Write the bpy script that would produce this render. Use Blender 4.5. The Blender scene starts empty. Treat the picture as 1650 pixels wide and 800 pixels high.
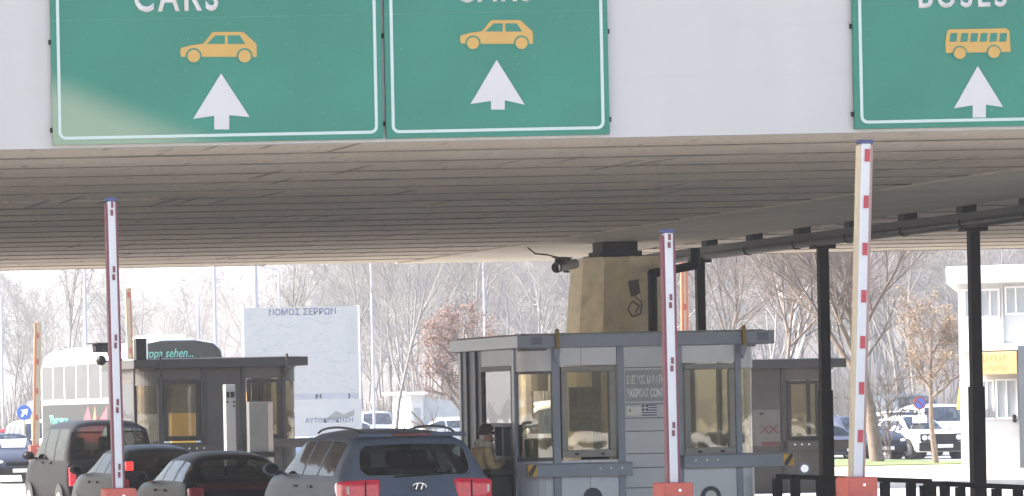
import bpy, bmesh, math, random
import numpy as np
from mathutils import Vector, Matrix

S = bpy.context.scene
COL = S.collection
R = math.radians

# ------------------------------------------------------------------ camera, sky, sun, exposure
F = 6400.0           # focal length in photo pixels (photo 1650 wide)
PX, PY = -1100.0, 688.5   # principal point (lane direction) in photo pixels
ROLL = 0.020
CAMZ = 2.0
cam_d = bpy.data.cameras.new('camera')
cam = bpy.data.objects.new('camera', cam_d); COL.objects.link(cam)
cam.matrix_world = Matrix.Translation((0, 0, CAMZ)) @ Matrix.Rotation(R(90), 4, 'X') @ Matrix.Rotation(-ROLL, 4, 'Z')
cam_d.sensor_width = 36.0
cam_d.lens = 36.0 * F / 1650.0
cam_d.shift_x = (825 - PX) / 1650.0
cam_d.shift_y = (PY - 400) / 1650.0
cam_d.clip_start = 0.5
cam_d.clip_end = 5000
S.camera = cam

SUN_EL, SUN_AZ = R(38), R(-72)      # azimuth measured from +Y towards +X
w = bpy.data.worlds.new('World'); S.world = w; w.use_nodes = True
nt = w.node_tree
bg = nt.nodes['Background']
sky = nt.nodes.new('ShaderNodeTexSky'); sky.sky_type = 'NISHITA'; sky.sun_disc = False
sky.sun_elevation = SUN_EL; sky.sun_rotation = SUN_AZ
sky.air_density = 1.0; sky.dust_density = 4.0; sky.ozone_density = 1.0; sky.altitude = 50
nt.links.new(sky.outputs[0], bg.inputs[0]); bg.inputs[1].default_value = 0.15
sun_d = bpy.data.lights.new('sun', 'SUN'); sun_d.energy = 3.5; sun_d.angle = R(0.6); sun_d.color = (1, .95, .88)
sun = bpy.data.objects.new('sun', sun_d); COL.objects.link(sun)
sdir = Vector((math.sin(SUN_AZ) * math.cos(SUN_EL), math.cos(SUN_AZ) * math.cos(SUN_EL), math.sin(SUN_EL)))
sun.rotation_euler = sdir.to_track_quat('Z', 'Y').to_euler()
sun.location = (-20, 40, 40)
S.view_settings.view_transform = 'Standard'; S.view_settings.look = 'None'
S.view_settings.gamma = 1.0; S.view_settings.exposure = 2.12
S.view_settings.use_curve_mapping = False
S.render.engine = 'CYCLES'
cy = S.cycles
cy.use_denoising = True
cy.max_bounces = 10; cy.diffuse_bounces = 5; cy.glossy_bounces = 3; cy.transparent_max_bounces = 24
cy.transmission_bounces = 4; cy.volume_bounces = 0
cy.caustics_reflective = False; cy.caustics_refractive = False
cy.sample_clamp_indirect = 6.0

def W(x, y, Y):
    """photo pixel at distance Y along the lanes -> world point"""
    u = (x - PX) / F; v = (PY - y) / F
    c, s = math.cos(ROLL), math.sin(ROLL)
    a = u * c + v * s
    b = -u * s + v * c
    return Vector((a * Y, Y, CAMZ + b * Y))

# ------------------------------------------------------------------ materials
MATS = {}
def _new(name):
    m = bpy.data.materials.new(name); m.use_nodes = True
    return m, m.node_tree, m.node_tree.nodes['Principled BSDF']

def mat(name, rgb, rough=.6, metal=0., var=.10, scale=3., spec=.5, coat=0., bump=0., dirt=0., dirt_rgb=(.06, .05, .04),
        emis=None, alpha=1., sep=(1, 1, 1), dscale=1.5):
    if name in MATS: return MATS[name]
    m, t, b = _new(name); N = t.nodes.new; L = t.links.new
    b.inputs['Roughness'].default_value = rough; b.inputs['Metallic'].default_value = metal
    b.inputs['Specular IOR Level'].default_value = spec
    b.inputs['Coat Weight'].default_value = coat; b.inputs['Coat Roughness'].default_value = .05
    tc = N('ShaderNodeTexCoord'); mp = N('ShaderNodeMapping'); mp.inputs['Scale'].default_value = sep
    L(tc.outputs['Object'], mp.inputs[0])
    n = N('ShaderNodeTexNoise'); n.inputs['Scale'].default_value = scale; n.inputs['Detail'].default_value = 6; n.inputs['Roughness'].default_value = .6
    L(mp.outputs[0], n.inputs['Vector'])
    mr = N('ShaderNodeMapRange'); mr.inputs[1].default_value = .3; mr.inputs[2].default_value = .7
    mr.inputs[3].default_value = 1 - var; mr.inputs[4].default_value = 1 + var
    L(n.outputs['Fac'], mr.inputs[0])
    hs = N('ShaderNodeHueSaturation'); hs.inputs['Color'].default_value = (*rgb, 1)
    L(mr.outputs[0], hs.inputs['Value'])
    out = hs.outputs[0]
    if dirt > 0:
        n2 = N('ShaderNodeTexNoise'); n2.inputs['Scale'].default_value = dscale; n2.inputs['Detail'].default_value = 9; n2.inputs['Roughness'].default_value = .7
        L(mp.outputs[0], n2.inputs['Vector'])
        m2 = N('ShaderNodeMapRange'); m2.inputs[1].default_value = .5; m2.inputs[2].default_value = .72; m2.inputs[3].default_value = 0; m2.inputs[4].default_value = dirt
        L(n2.outputs['Fac'], m2.inputs[0])
        mx = N('ShaderNodeMix'); mx.data_type = 'RGBA'; L(m2.outputs[0], mx.inputs[0]); L(out, mx.inputs[6]); mx.inputs[7].default_value = (*dirt_rgb, 1)
        out = mx.outputs[2]
    L(out, b.inputs['Base Color'])
    if bump > 0:
        bp = N('ShaderNodeBump'); bp.inputs['Strength'].default_value = bump; bp.inputs['Distance'].default_value = .02
        n3 = N('ShaderNodeTexNoise'); n3.inputs['Scale'].default_value = scale * 8; n3.inputs['Detail'].default_value = 4
        L(mp.outputs[0], n3.inputs['Vector']); L(n3.outputs['Fac'], bp.inputs['Height']); L(bp.outputs[0], b.inputs['Normal'])
    if emis:
        b.inputs['Emission Color'].default_value = (*emis[0], 1); b.inputs['Emission Strength'].default_value = emis[1]
    MATS[name] = m
    return m

def glass(name, tint=(.8, .85, .83), refl=.12, rough=.02, gr=.8):
    if name in MATS: return MATS[name]
    m, t, b = _new(name); N = t.nodes.new; L = t.links.new
    t.nodes.remove(b); o = t.nodes['Material Output']
    tr = N('ShaderNodeBsdfTransparent'); tr.inputs[0].default_value = (*tint, 1)
    gl = N('ShaderNodeBsdfGlossy'); gl.inputs[0].default_value = (1, 1, 1, 1); gl.inputs[1].default_value = rough
    lw = N('ShaderNodeLayerWeight'); lw.inputs[0].default_value = .35
    tc = N('ShaderNodeTexCoord'); n = N('ShaderNodeTexNoise'); n.inputs['Scale'].default_value = 1.7
    L(tc.outputs['Object'], n.inputs['Vector'])
    bp = N('ShaderNodeBump'); bp.inputs['Strength'].default_value = .08; bp.inputs['Distance'].default_value = .05
    L(n.outputs['Fac'], bp.inputs['Height']); L(bp.outputs[0], gl.inputs['Normal'])
    ma = N('ShaderNodeMath'); ma.operation = 'MULTIPLY_ADD'; ma.inputs[1].default_value = gr; ma.inputs[2].default_value = refl
    L(lw.outputs['Fresnel'], ma.inputs[0])
    mx = N('ShaderNodeMixShader'); L(ma.outputs[0], mx.inputs[0]); L(tr.outputs[0], mx.inputs[1]); L(gl.outputs[0], mx.inputs[2])
    L(mx.outputs[0], o.inputs[0])
    MATS[name] = m
    return m

# ------------------------------------------------------------------ mesh helpers
class MB:
    def __init__(self): self.v = []; self.f = []
    def add(self, vs, fs):
        o = len(self.v); self.v += [tuple(v) for v in vs]; self.f += [tuple(i + o for i in f) for f in fs]; return self
    def box(self, x0, x1, y0, y1, z0, z1):
        return self.add([(x0, y0, z0), (x1, y0, z0), (x1, y1, z0), (x0, y1, z0), (x0, y0, z1), (x1, y0, z1), (x1, y1, z1), (x0, y1, z1)],
                        [(0, 3, 2, 1), (4, 5, 6, 7), (0, 1, 5, 4), (1, 2, 6, 5), (2, 3, 7, 6), (3, 0, 4, 7)])
    def prism_y(self, poly, y0, y1):
        """poly in (x,z), extruded from y0 to y1"""
        n = len(poly)
        a = sum(poly[i][0] * poly[(i + 1) % n][1] - poly[(i + 1) % n][0] * poly[i][1] for i in range(n))
        if a < 0: poly = poly[::-1]
        vs = [(p[0], y0, p[1]) for p in poly] + [(p[0], y1, p[1]) for p in poly]
        fs = [tuple(range(n)), tuple(range(2 * n - 1, n - 1, -1))] + [(i, i + n, (i + 1) % n + n, (i + 1) % n) for i in range(n)]
        return self.add(vs, fs)
    def prism_z(self, poly, z0, z1, s1=1., c=(0, 0)):
        n = len(poly)
        a = sum(poly[i][0] * poly[(i + 1) % n][1] - poly[(i + 1) % n][0] * poly[i][1] for i in range(n))
        if a < 0: poly = poly[::-1]
        vs = [(p[0], p[1], z0) for p in poly] + [(c[0] + (p[0] - c[0]) * s1, c[1] + (p[1] - c[1]) * s1, z1) for p in poly]
        fs = [tuple(range(n - 1, -1, -1)), tuple(range(n, 2 * n))] + [(i, (i + 1) % n, (i + 1) % n + n, i + n) for i in range(n)]
        return self.add(vs, fs)
    def tube(self, p0, p1, r0, r1=None, n=10, caps=True):
        if r1 is None: r1 = r0
        p0, p1 = Vector(p0), Vector(p1); d = (p1 - p0).normalized()
        a = d.cross(Vector((0, 0, 1)) if abs(d.z) < .9 else Vector((1, 0, 0))).normalized(); b = d.cross(a)
        vs = []
        for p, r in ((p0, r0), (p1, r1)):
            for i in range(n):
                t = 2 * math.pi * i / n; vs.append(p + (a * math.cos(t) + b * math.sin(t)) * r)
        fs = [(i, i + n, (i + 1) % n + n, (i + 1) % n) for i in range(n)]
        if caps: fs += [tuple(range(n)), tuple(range(2 * n - 1, n - 1, -1))]
        return self.add(vs, fs)
    def path(self, pts, r, n=8):
        for a, b in zip(pts[:-1], pts[1:]): self.tube(a, b, r, r, n)
        return self
    def sphere(self, c, r, sx=1, sy=1, sz=1, n=12):
        vs = []; fs = []
        for i in range(n + 1):
            ph = math.pi * i / n
            for j in range(n):
                th = 2 * math.pi * j / n
                vs.append((c[0] + r * sx * math.sin(ph) * math.cos(th), c[1] + r * sy * math.sin(ph) * math.sin(th), c[2] + r * sz * math.cos(ph)))
        for i in range(n):
            for j in range(n):
                fs.append((i * n + j, (i + 1) * n + j, (i + 1) * n + (j + 1) % n, i * n + (j + 1) % n))
        return self.add(vs, fs)
    def build(self, name, m, parent=None, loc=None, smooth=False, bevel=0, rot=None, recalc=False, weld=False):
        me = bpy.data.meshes.new(name); me.from_pydata([tuple(v) for v in self.v], [], self.f); me.update()
        if recalc or weld:
            bm = bmesh.new(); bm.from_mesh(me)
            if weld: bmesh.ops.remove_doubles(bm, verts=bm.verts, dist=1e-4)
            bmesh.ops.recalc_face_normals(bm, faces=bm.faces); bm.to_mesh(me); bm.free()
        if m is not None: me.materials.append(m)
        if smooth: me.polygons.foreach_set('use_smooth', [True] * len(me.polygons))
        o = bpy.data.objects.new(name, me); COL.objects.link(o)
        if parent: o.parent = parent
        if loc is not None: o.location = loc
        if rot is not None: o.rotation_euler = rot
        if bevel:
            b = o.modifiers.new('bevel', 'BEVEL'); b.width = bevel; b.segments = 2; b.limit_method = 'ANGLE'
        return o

def thing(name, label, cat, loc=(0, 0, 0), rz=0., group=None):
    o = bpy.data.objects.new(name, None); COL.objects.link(o); o.location = loc; o.rotation_euler = (0, 0, rz)
    o['label'] = label; o['category'] = cat
    if group: o['group'] = group
    return o
def tag(o, label, cat, group=None, kind=None):
    o['label'] = label; o['category'] = cat
    if group: o['group'] = group
    if kind: o['kind'] = kind
    return o
def struct(o, kind='structure'):
    o['kind'] = kind; return o
def kids(o): return [c for c in bpy.data.objects if c.parent == o]
def dup(root, loc, rz=None, label=None, group=None, scale=None):
    def cp(o, par):
        c = o.copy(); COL.objects.link(c); c.parent = par
        for ch in kids(o): cp(ch, c)
        return c
    r = cp(root, None); r.location = loc
    if rz is not None: r.rotation_euler = (0, 0, rz)
    if label: r['label'] = label
    if group: r['group'] = group
    if scale: r.scale = scale
    return r
def quickdup(root, chs, loc, rz, scale, label=None, group=None):
    r = root.copy(); COL.objects.link(r); r.location = loc; r.rotation_euler = (0, 0, rz); r.scale = scale
    if label: r['label'] = label
    if group: r['group'] = group
    for ch in chs:
        c = ch.copy(); COL.objects.link(c); c.parent = r
    return r

def text(s, x0, x1, z0, z1, y, m, name='lettering', parent=None, bold=.02, depth=.004, font_shear=0, spacing=1.0, origin=(0, 0, 0)):
    """text fitted in the rectangle x0..x1, z0..z1 facing -Y at y"""
    c = bpy.data.curves.new(name, 'FONT'); c.body = s; c.size = 1; c.extrude = 0.0; c.offset = bold; c.shear = font_shear
    c.space_character = spacing; c.resolution_u = 3
    o = bpy.data.objects.new(name, c); COL.objects.link(o)
    dg = bpy.context.evaluated_depsgraph_get()
    me = bpy.data.meshes.new_from_object(o.evaluated_get(dg))
    bpy.data.objects.remove(o); bpy.data.curves.remove(c)
    n = len(me.vertices)
    co = np.empty(n * 3, dtype=np.float32); me.vertices.foreach_get('co', co); co = co.reshape(-1, 3)
    mn, mxx = co.min(0), co.max(0)
    out = np.empty_like(co)
    out[:, 0] = x0 + (co[:, 0] - mn[0]) / (mxx[0] - mn[0]) * (x1 - x0)
    out[:, 2] = z0 + (co[:, 1] - mn[1]) / (mxx[1] - mn[1]) * (z1 - z0)
    out[:, 1] = y
    out -= np.array(origin, dtype=np.float32)
    me.vertices.foreach_set('co', out.ravel()); me.update()
    bm = bmesh.new(); bm.from_mesh(me)
    g = bmesh.ops.extrude_face_region(bm, geom=bm.faces[:])
    vs = [e for e in g['geom'] if isinstance(e, bmesh.types.BMVert)]
    bmesh.ops.translate(bm, verts=vs, vec=(0, -depth, 0))
    bmesh.ops.recalc_face_normals(bm, faces=bm.faces); bm.to_mesh(me); bm.free()
    me.materials.clear(); me.materials.append(m)
    ob = bpy.data.objects.new(name, me); COL.objects.link(ob)
    if parent: ob.parent = parent
    return ob

rng = random.Random(7)
# ------------------------------------------------------------------ materials used
M_ASPH = mat('asphalt', (.40, .385, .36), .9, scale=.6, var=.18, bump=.3, dirt=.3, dirt_rgb=(.25, .24, .22), dscale=.25)
M_PAVE = mat('paving', (.33, .30, .275), .85, scale=.8, var=.1, bump=.2)
M_GRASS = mat('grass', (.11, .145, .05), .95, scale=2.5, var=.35, bump=.6, dirt=.5, dirt_rgb=(.20, .18, .10), dscale=1.2)
M_HILL = mat('hill', (.11, .098, .092), .95, scale=.05, var=.3, dirt=.5, dirt_rgb=(.07, .068, .055), dscale=.06)
M_KERB = mat('kerb', (.45, .44, .42), .8, scale=4)
M_FASC = mat('fascia_white', (.32, .308, .30), .55, scale=1.6, var=.035, dirt=.35, dirt_rgb=(.255, .245, .235), dscale=1.1, sep=(1, 1, .22))
M_SLAB = mat('concrete_top', (.4, .38, .35), .9)
M_PIER = mat('pier_concrete', (.82, .72, .51), .85, scale=5, var=.10, bump=.25, dirt=.35, dirt_rgb=(.26, .20, .12), dscale=2.2)
M_STRIP = mat('smooth_soffit', (.50, .45, .37), .85, scale=1.2, var=.10, bump=.12, dirt=.4, dirt_rgb=(.27, .22, .17), dscale=1.)
M_RUBB = mat('black_rubber', (.018, .017, .017), .8)
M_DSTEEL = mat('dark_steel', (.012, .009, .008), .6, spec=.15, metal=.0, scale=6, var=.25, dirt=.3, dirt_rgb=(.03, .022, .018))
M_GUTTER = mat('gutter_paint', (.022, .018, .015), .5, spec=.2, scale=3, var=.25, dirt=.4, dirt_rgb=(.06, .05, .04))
M_BLUE = mat('blue_grey_paint', (.25, .29, .375), .42, scale=2.5, var=.06, dirt=.15, dirt_rgb=(.14, .15, .17), coat=.15)
M_PANEL = mat('pale_panel', (.76, .78, .85), .40, scale=2., var=.05, dirt=.12, dirt_rgb=(.25, .26, .3), coat=.15, sep=(1, 1, .3))
M_MIDP = mat('mid_panel', (.63, .65, .70), .5, scale=2., var=.06, dirt=.2, dirt_rgb=(.2, .21, .24))
M_FRAME = mat('taupe_aluminium', (.21, .20, .19), .4, metal=.35, scale=5, var=.08)
M_DKB = mat('dark_blue_side', (.075, .09, .125), .5)  # plain dark blue of the booth side wall
M_BR1 = mat('brown_grey_paint', (.020, .018, .017), .5, scale=2.5, var=.1)
M_BR2 = mat('brown_grey_panel', (.046, .040, .034), .55, scale=2., var=.12, dirt=.35, dirt_rgb=(.10, .09, .08), sep=(1, 1, .4))
M_BR3 = mat('brown_grey_mid_panel', (.033, .028, .024), .6, scale=2., var=.12, dirt=.35, dirt_rgb=(.08, .075, .07))
M_BFR = mat('brown_aluminium', (.022, .018, .016), .45, metal=.3)
M_INT = mat('booth_interior', (.16, .14, .12), .8, var=.2)
M_FLOOR = mat('booth_floor', (.2, .18, .15), .8)
M_CREAM = mat('cream_vinyl', (.62, .54, .40), .6)
M_WHITE = mat('white_paint', (.78, .78, .79), .45, var=.04)
M_PAPER = mat('white_paper', (.8, .8, .78), .7, var=.03)
M_YEL = mat('yellow_paint', (.72, .42, .05), .5, var=.08)
M_HAZB = mat('hazard_black', (.03, .03, .03), .5)
M_ORNG = mat('orange_red_paint', (.30, .05, .03), .5, scale=4, var=.12, dirt=.2, dirt_rgb=(.3, .07, .05))
M_RED = mat('signal_red', (.26, .018, .028), .45, var=.06)
M_DRED = mat('dark_red_edge', (.10, .018, .03), .45)
M_CAP = mat('blue_cap', (.025, .03, .10), .5)
M_BEIGE = mat('weathered_beige', (.32, .27, .19), .6, var=.12)
M_GLASS = glass('booth_glass', (.80, .76, .64), .05)
M_TGLASS = glass('tinted_booth_glass', (.62, .58, .48), .04)
M_CGLASS = glass('car_glass', (.13, .145, .145), .03, .04, .35)
M_CGLASS2 = glass('car_glass_pale', (.4, .43, .43), .12, .03, .5)
M_BLACK = mat('black_plastic', (.008, .008, .009), .5, spec=.25)
M_TYRE = mat('tyre', (.02, .02, .02), .85)
M_RIM = mat('rim', (.45, .45, .46), .35, metal=.8)
M_SEAT = mat('seat_fabric', (.03, .03, .032), .9)
M_TAIL = mat('tail_lens', (.62, .03, .05), .12, coat=1., scale=14, var=.35)
M_TAILON = mat('lit_tail_lens', (.62, .03, .05), .15, coat=1., emis=((1, .05, .05), .30))
M_TAILL = mat('glowing_tail_lens', (.30, .010, .022), .2, coat=.5, scale=18, var=.5, emis=((1, .04, .10), .07))
M_CLEAR = mat('clear_lens', (.6, .6, .62), .1, coat=1.)
M_CHROME = mat('chrome', (.7, .7, .7), .15, metal=1.)
M_PLATE = mat('plate', (.72, .72, .68), .5)

def soffit_mat():
    m, t, b = _new('ribbed_soffit'); N = t.nodes.new; L = t.links.new
    tc = N('ShaderNodeTexCoord'); b.inputs['Roughness'].default_value = .85
    n = N('ShaderNodeTexNoise'); n.inputs['Scale'].default_value = .5; n.inputs['Detail'].default_value = 8
    mp = N('ShaderNodeMapping'); mp.inputs['Scale'].default_value = (.6, .5, 1); L(tc.outputs['Object'], mp.inputs[0]); L(mp.outputs[0], n.inputs['Vector'])
    cr = N('ShaderNodeValToRGB'); cr.color_ramp.elements[0].position = .3; cr.color_ramp.elements[0].color = (.44, .37, .295, 1)
    cr.color_ramp.elements[1].position = .7; cr.color_ramp.elements[1].color = (.53, .46, .37, 1)
    L(n.outputs['Fac'], cr.inputs[0])
    # dark mould spots
    v = N('ShaderNodeTexNoise'); v.inputs['Scale'].default_value = 6.0; v.inputs['Detail'].default_value = 4; v.inputs['Roughness'].default_value = .55
    mp2 = N('ShaderNodeMapping'); mp2.inputs['Scale'].default_value = (2.2, .22, 1); L(tc.outputs['Object'], mp2.inputs[0]); L(mp2.outputs[0], v.inputs['Vector'])
    m1 = N('ShaderNodeMapRange'); m1.inputs[1].default_value = .635; m1.inputs[2].default_value = .675; m1.inputs[3].default_value = 0; m1.inputs[4].default_value = .8
    L(v.outputs['Fac'], m1.inputs[0])
    mx = N('ShaderNodeMix'); mx.data_type = 'RGBA'; L(m1.outputs[0], mx.inputs[0]); L(cr.outputs[0], mx.inputs[6]); mx.inputs[7].default_value = (.10, .07, .055, 1)
    # fine speckle
    v2 = N('ShaderNodeTexNoise'); v2.inputs['Scale'].default_value = 16; v2.inputs['Detail'].default_value = 3
    L(mp2.outputs[0], v2.inputs['Vector'])
    m2 = N('ShaderNodeMapRange'); m2.inputs[1].default_value = .60; m2.inputs[2].default_value = .68; m2.inputs[3].default_value = 0; m2.inputs[4].default_value = .6
    L(v2.outputs['Fac'], m2.inputs[0])
    mx2 = N('ShaderNodeMix'); mx2.data_type = 'RGBA'; L(m2.outputs[0], mx2.inputs[0]); L(mx.outputs[2], mx2.inputs[6]); mx2.inputs[7].default_value = (.14, .10, .08, 1)
    # crisp dark blotches, drawn out along the ribs' depth
    mp3 = N('ShaderNodeMapping'); mp3.inputs['Scale'].default_value = (3.0, .14, 1); L(tc.outputs['Object'], mp3.inputs[0])
    vo = N('ShaderNodeTexVoronoi'); vo.voronoi_dimensions = '2D'; vo.inputs['Scale'].default_value = 1.3; L(mp3.outputs[0], vo.inputs['Vector'])
    sc = N('ShaderNodeSeparateColor'); L(vo.outputs['Color'], sc.inputs[0])
    rad = N('ShaderNodeMath'); rad.operation = 'MULTIPLY'; rad.inputs[1].default_value = .17; L(sc.outputs[0], rad.inputs[0])
    lt = N('ShaderNodeMath'); lt.operation = 'LESS_THAN'; L(vo.outputs['Distance'], lt.inputs[0]); L(rad.outputs[0], lt.inputs[1])
    gt = N('ShaderNodeMath'); gt.operation = 'GREATER_THAN'; gt.inputs[1].default_value = .45; L(sc.outputs[1], gt.inputs[0])
    mu = N('ShaderNodeMath'); mu.operation = 'MULTIPLY'; L(lt.outputs[0], mu.inputs[0]); L(gt.outputs[0], mu.inputs[1])
    m3 = N('ShaderNodeMath'); m3.operation = 'MULTIPLY'; m3.inputs[1].default_value = .75; L(mu.outputs[0], m3.inputs[0])
    mx3 = N('ShaderNodeMix'); mx3.data_type = 'RGBA'; L(m3.outputs[0], mx3.inputs[0]); L(mx2.outputs[2], mx3.inputs[6]); mx3.inputs[7].default_value = (.09, .065, .05, 1)
    # board to board tone changes
    mp4 = N('ShaderNodeMapping'); mp4.inputs['Scale'].default_value = (.05, .9, 1); L(tc.outputs['Object'], mp4.inputs[0])
    n4 = N('ShaderNodeTexNoise'); n4.inputs['Scale'].default_value = 1.0; n4.inputs['Detail'].default_value = 2; L(mp4.outputs[0], n4.inputs['Vector'])
    r4_ = N('ShaderNodeMapRange'); r4_.inputs[1].default_value = .35; r4_.inputs[2].default_value = .65; r4_.inputs[3].default_value = .94; r4_.inputs[4].default_value = 1.05; L(n4.outputs['Fac'], r4_.inputs[0])
    h4 = N('ShaderNodeHueSaturation'); L(r4_.outputs[0], h4.inputs['Value']); L(mx3.outputs[2], h4.inputs['Color'])
    L(h4.outputs[0], b.inputs['Base Color'])
    return m
M_SOFF = soffit_mat()
M_JOINT_SHADE = mat('soffit_joint_shade', (.13, .11, .09), .9, scale=1.5, var=.5)  # dark colour standing in for the shadow between soffit ribs

def sign_mat():
    m, t, b = _new('road_sign_green'); N = t.nodes.new; L = t.links.new
    tc = N('ShaderNodeTexCoord'); b.inputs['Roughness'].default_value = .45
    n = N('ShaderNodeTexNoise'); n.inputs['Scale'].default_value = 1.1; n.inputs['Detail'].default_value = 7
    L(tc.outputs['Object'], n.inputs['Vector'])
    cr = N('ShaderNodeValToRGB'); cr.color_ramp.elements[0].position = .3; cr.color_ramp.elements[0].color = (.005, .105, .068, 1)
    cr.color_ramp.elements[1].position = .72; cr.color_ramp.elements[1].color = (.008, .130, .084, 1)
    L(n.outputs['Fac'], cr.inputs[0])
    n2 = N('ShaderNodeTexNoise'); n2.inputs['Scale'].default_value = 30; L(tc.outputs['Object'], n2.inputs['Vector'])
    m2 = N('ShaderNodeMapRange'); m2.inputs[1].default_value = .66; m2.inputs[2].default_value = .74; m2.inputs[3].default_value = 0; m2.inputs[4].default_value = .22
    L(n2.outputs['Fac'], m2.inputs[0])
    mx = N('ShaderNodeMix'); mx.data_type = 'RGBA'; L(m2.outputs[0], mx.inputs[0]); L(cr.outputs[0], mx.inputs[6]); mx.inputs[7].default_value = (.25, .3, .27, 1)
    L(mx.outputs[2], b.inputs['Base Color'])
    return m, mx
M_GREEN, _ = sign_mat()
def pale_corner_sign_mat():
    m = M_GREEN.copy(); m.name = 'pale_corner_sign_green'; t = m.node_tree; N = t.nodes.new; L = t.links.new
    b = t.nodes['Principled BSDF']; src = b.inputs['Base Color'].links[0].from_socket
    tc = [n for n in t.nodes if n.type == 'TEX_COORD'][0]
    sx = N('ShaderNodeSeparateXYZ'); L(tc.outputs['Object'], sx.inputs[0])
    # green turns paler towards the lower left corner: local x from the left edge, z from the bottom edge
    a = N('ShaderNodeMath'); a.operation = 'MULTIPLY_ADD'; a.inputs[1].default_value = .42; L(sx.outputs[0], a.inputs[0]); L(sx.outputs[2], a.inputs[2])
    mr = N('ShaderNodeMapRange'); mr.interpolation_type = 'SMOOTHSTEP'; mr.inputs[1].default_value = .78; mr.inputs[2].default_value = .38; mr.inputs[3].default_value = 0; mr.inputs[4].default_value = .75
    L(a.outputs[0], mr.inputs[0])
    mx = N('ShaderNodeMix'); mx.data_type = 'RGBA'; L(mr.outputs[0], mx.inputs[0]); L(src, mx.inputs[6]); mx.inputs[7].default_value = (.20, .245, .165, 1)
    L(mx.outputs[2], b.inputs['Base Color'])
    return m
M_GREENP = pale_corner_sign_mat()
M_SWHITE = mat('sign_white', (.37, .355, .35), .5, var=.03)
M_SEDGE = mat('sign_border_white', (.33, .39, .37), .5, var=.04)
M_SYEL = mat('sign_yellow', (.34, .20, .042), .5, var=.05)

# ------------------------------------------------------------------ ground
g = MB(); g.box(-600, 700, -60, 1500, -1.0, 0.0); struct(g.build('ground', M_ASPH))
g = MB(); g.box(20, 160, 86, 101.5, 0.0, .12); struct(g.build('pavement', M_PAVE))
g = MB(); g.box(20, 160, 85.8, 86, 0.0, .14); struct(g.build('kerb', M_KERB))
g = MB(); g.box(34.0, 46.2, 107.6, 119, 0.0, .13); struct(g.build('grass_verge', M_GRASS), 'structure')
g = MB(); g.box(20, 160, 101.5, 108, .0, .10); struct(g.build('footpath', mat('pale_path', (.36, .325, .30), .85, scale=.7, var=.08)))
g = MB(); g.box(-60, 60, 128, 200, .0, .01); struct(g.build('car_park_surface', mat('pale_asphalt', (.26, .25, .24), .9, scale=.5, var=.2)))
for i, (x0, x1, y0, y1) in enumerate([(15.2, 22.6, 36.2, 86), (26.0, 30.0, 70, 84), (6.4, 8.2, 36.2, 86)]):
    g = MB(); g.box(x0, x1, y0, y1, 0, .15); struct(g.build('traffic_island', M_KERB, bevel=.03))
g = MB(); g.box(-80, 100, -60, 34.5, 0.0, .012); struct(g.build('bounce_apron', mat('bounce_apron_pale', (.52, .50, .46), .85, scale=.5, var=.08, bump=.2)))  # unseen pale sheet added to bounce sunlight onto the booths and soffit
# lane lines
for x in (11.6, 24.2):
    g = MB()
    for k in range(14): g.box(x, x + .12, 36 + k * 6, 39 + k * 6, .001, .005)
    struct(g.build('lane_marking', M_WHITE))
# low hill behind, rising to the right
def hill():
    nx, ny = 60, 10; vs = []; fs = []
    r2 = random.Random(3)
    for j in range(ny):
        for i in range(nx):
            x = -300 + 900 * i / (nx - 1); y = 330 + 220 * j / (ny - 1)
            h = 1.5 + 34 / (1 + math.exp(-(x - 118) / 26)) ; k = math.sin(j / (ny - 1) * math.pi * .5)
            vs.append((x, y, -1 + (h + 1) * k + r2.uniform(-.5, .5) * k))
    for j in range(ny - 1):
        for i in range(nx - 1):
            a = j * nx + i; fs.append((a, a + 1, a + nx + 1, a + nx))
    struct(MB().add(vs, fs).build('hill', M_HILL, smooth=True))
hill()

# ------------------------------------------------------------------ the big canopy
YN, YF, ZS = 37.6, 69.6, 4.5
can = thing('border_canopy', 'wide concrete canopy with white fascia and ribbed underside over the lanes', 'canopy', (0, 0, 0))
# ribbed soffit: shallow steps running across
rj = random.Random(77)
def soffit(x0, x1, name, parent, zoff=0.):
    m = MB(); j = MB(); n = 20; p = (YF - YN) / n
    for k in range(n):
        y0 = YN + k * p; y1 = y0 + p
        prof = [(y0, ZS + .5), (y0, ZS), (y1 - .06, ZS + .004), (y1 - .06, ZS + .09), (y1, ZS + .09), (y1, ZS + .5)]
        vs = [(x0, a, b + zoff) for a, b in prof] + [(x1, a, b + zoff) for a, b in prof]
        m.add(vs, [(i, i + 6, (i + 1) % 6 + 6, (i + 1) % 6) for i in range(6)] + [tuple(range(6)), tuple(range(11, 5, -1))])
        x = x0
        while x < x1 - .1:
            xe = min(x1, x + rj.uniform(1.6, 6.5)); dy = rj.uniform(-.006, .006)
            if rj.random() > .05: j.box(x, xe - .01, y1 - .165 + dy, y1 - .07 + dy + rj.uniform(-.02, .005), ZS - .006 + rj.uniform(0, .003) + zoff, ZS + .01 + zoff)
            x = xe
    o = m.build(name, M_SOFF, parent, recalc=True)
    j.build('joint_shadow_strip', M_JOINT_SHADE, o)  # thin dark strips draw the shadow line at each rib
XA, XB = 18.95, 21.75
soffit(-40, XA, 'ribbed_soffit', can)
m = MB(); m.box(XA, XB, YN, YF - .004, ZS - .02, ZS + .5); m.build('smooth_edge_beam', M_STRIP, can)
m = MB(); m.box(-40, XB, YN + .1, YF, ZS + .5, ZS + 1.6); m.build('roof_slab', M_SLAB, can)
m = MB(); m.box(-40, XB + .2, YN - .12, YN - .001, ZS - .012, ZS + 2.4); fas = m.build('fascia', M_FASC, can)
m = MB()
for z in (5.05, 5.52, 6.02): m.box(-40, XB + .2, YN - .1215, YN - .12, z, z + .004)
for x in (5.2, 11.4, 14.6, 20.2): m.box(x, x + .006, YN - .1225, YN - .12, ZS, ZS + 2.4)
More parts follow.
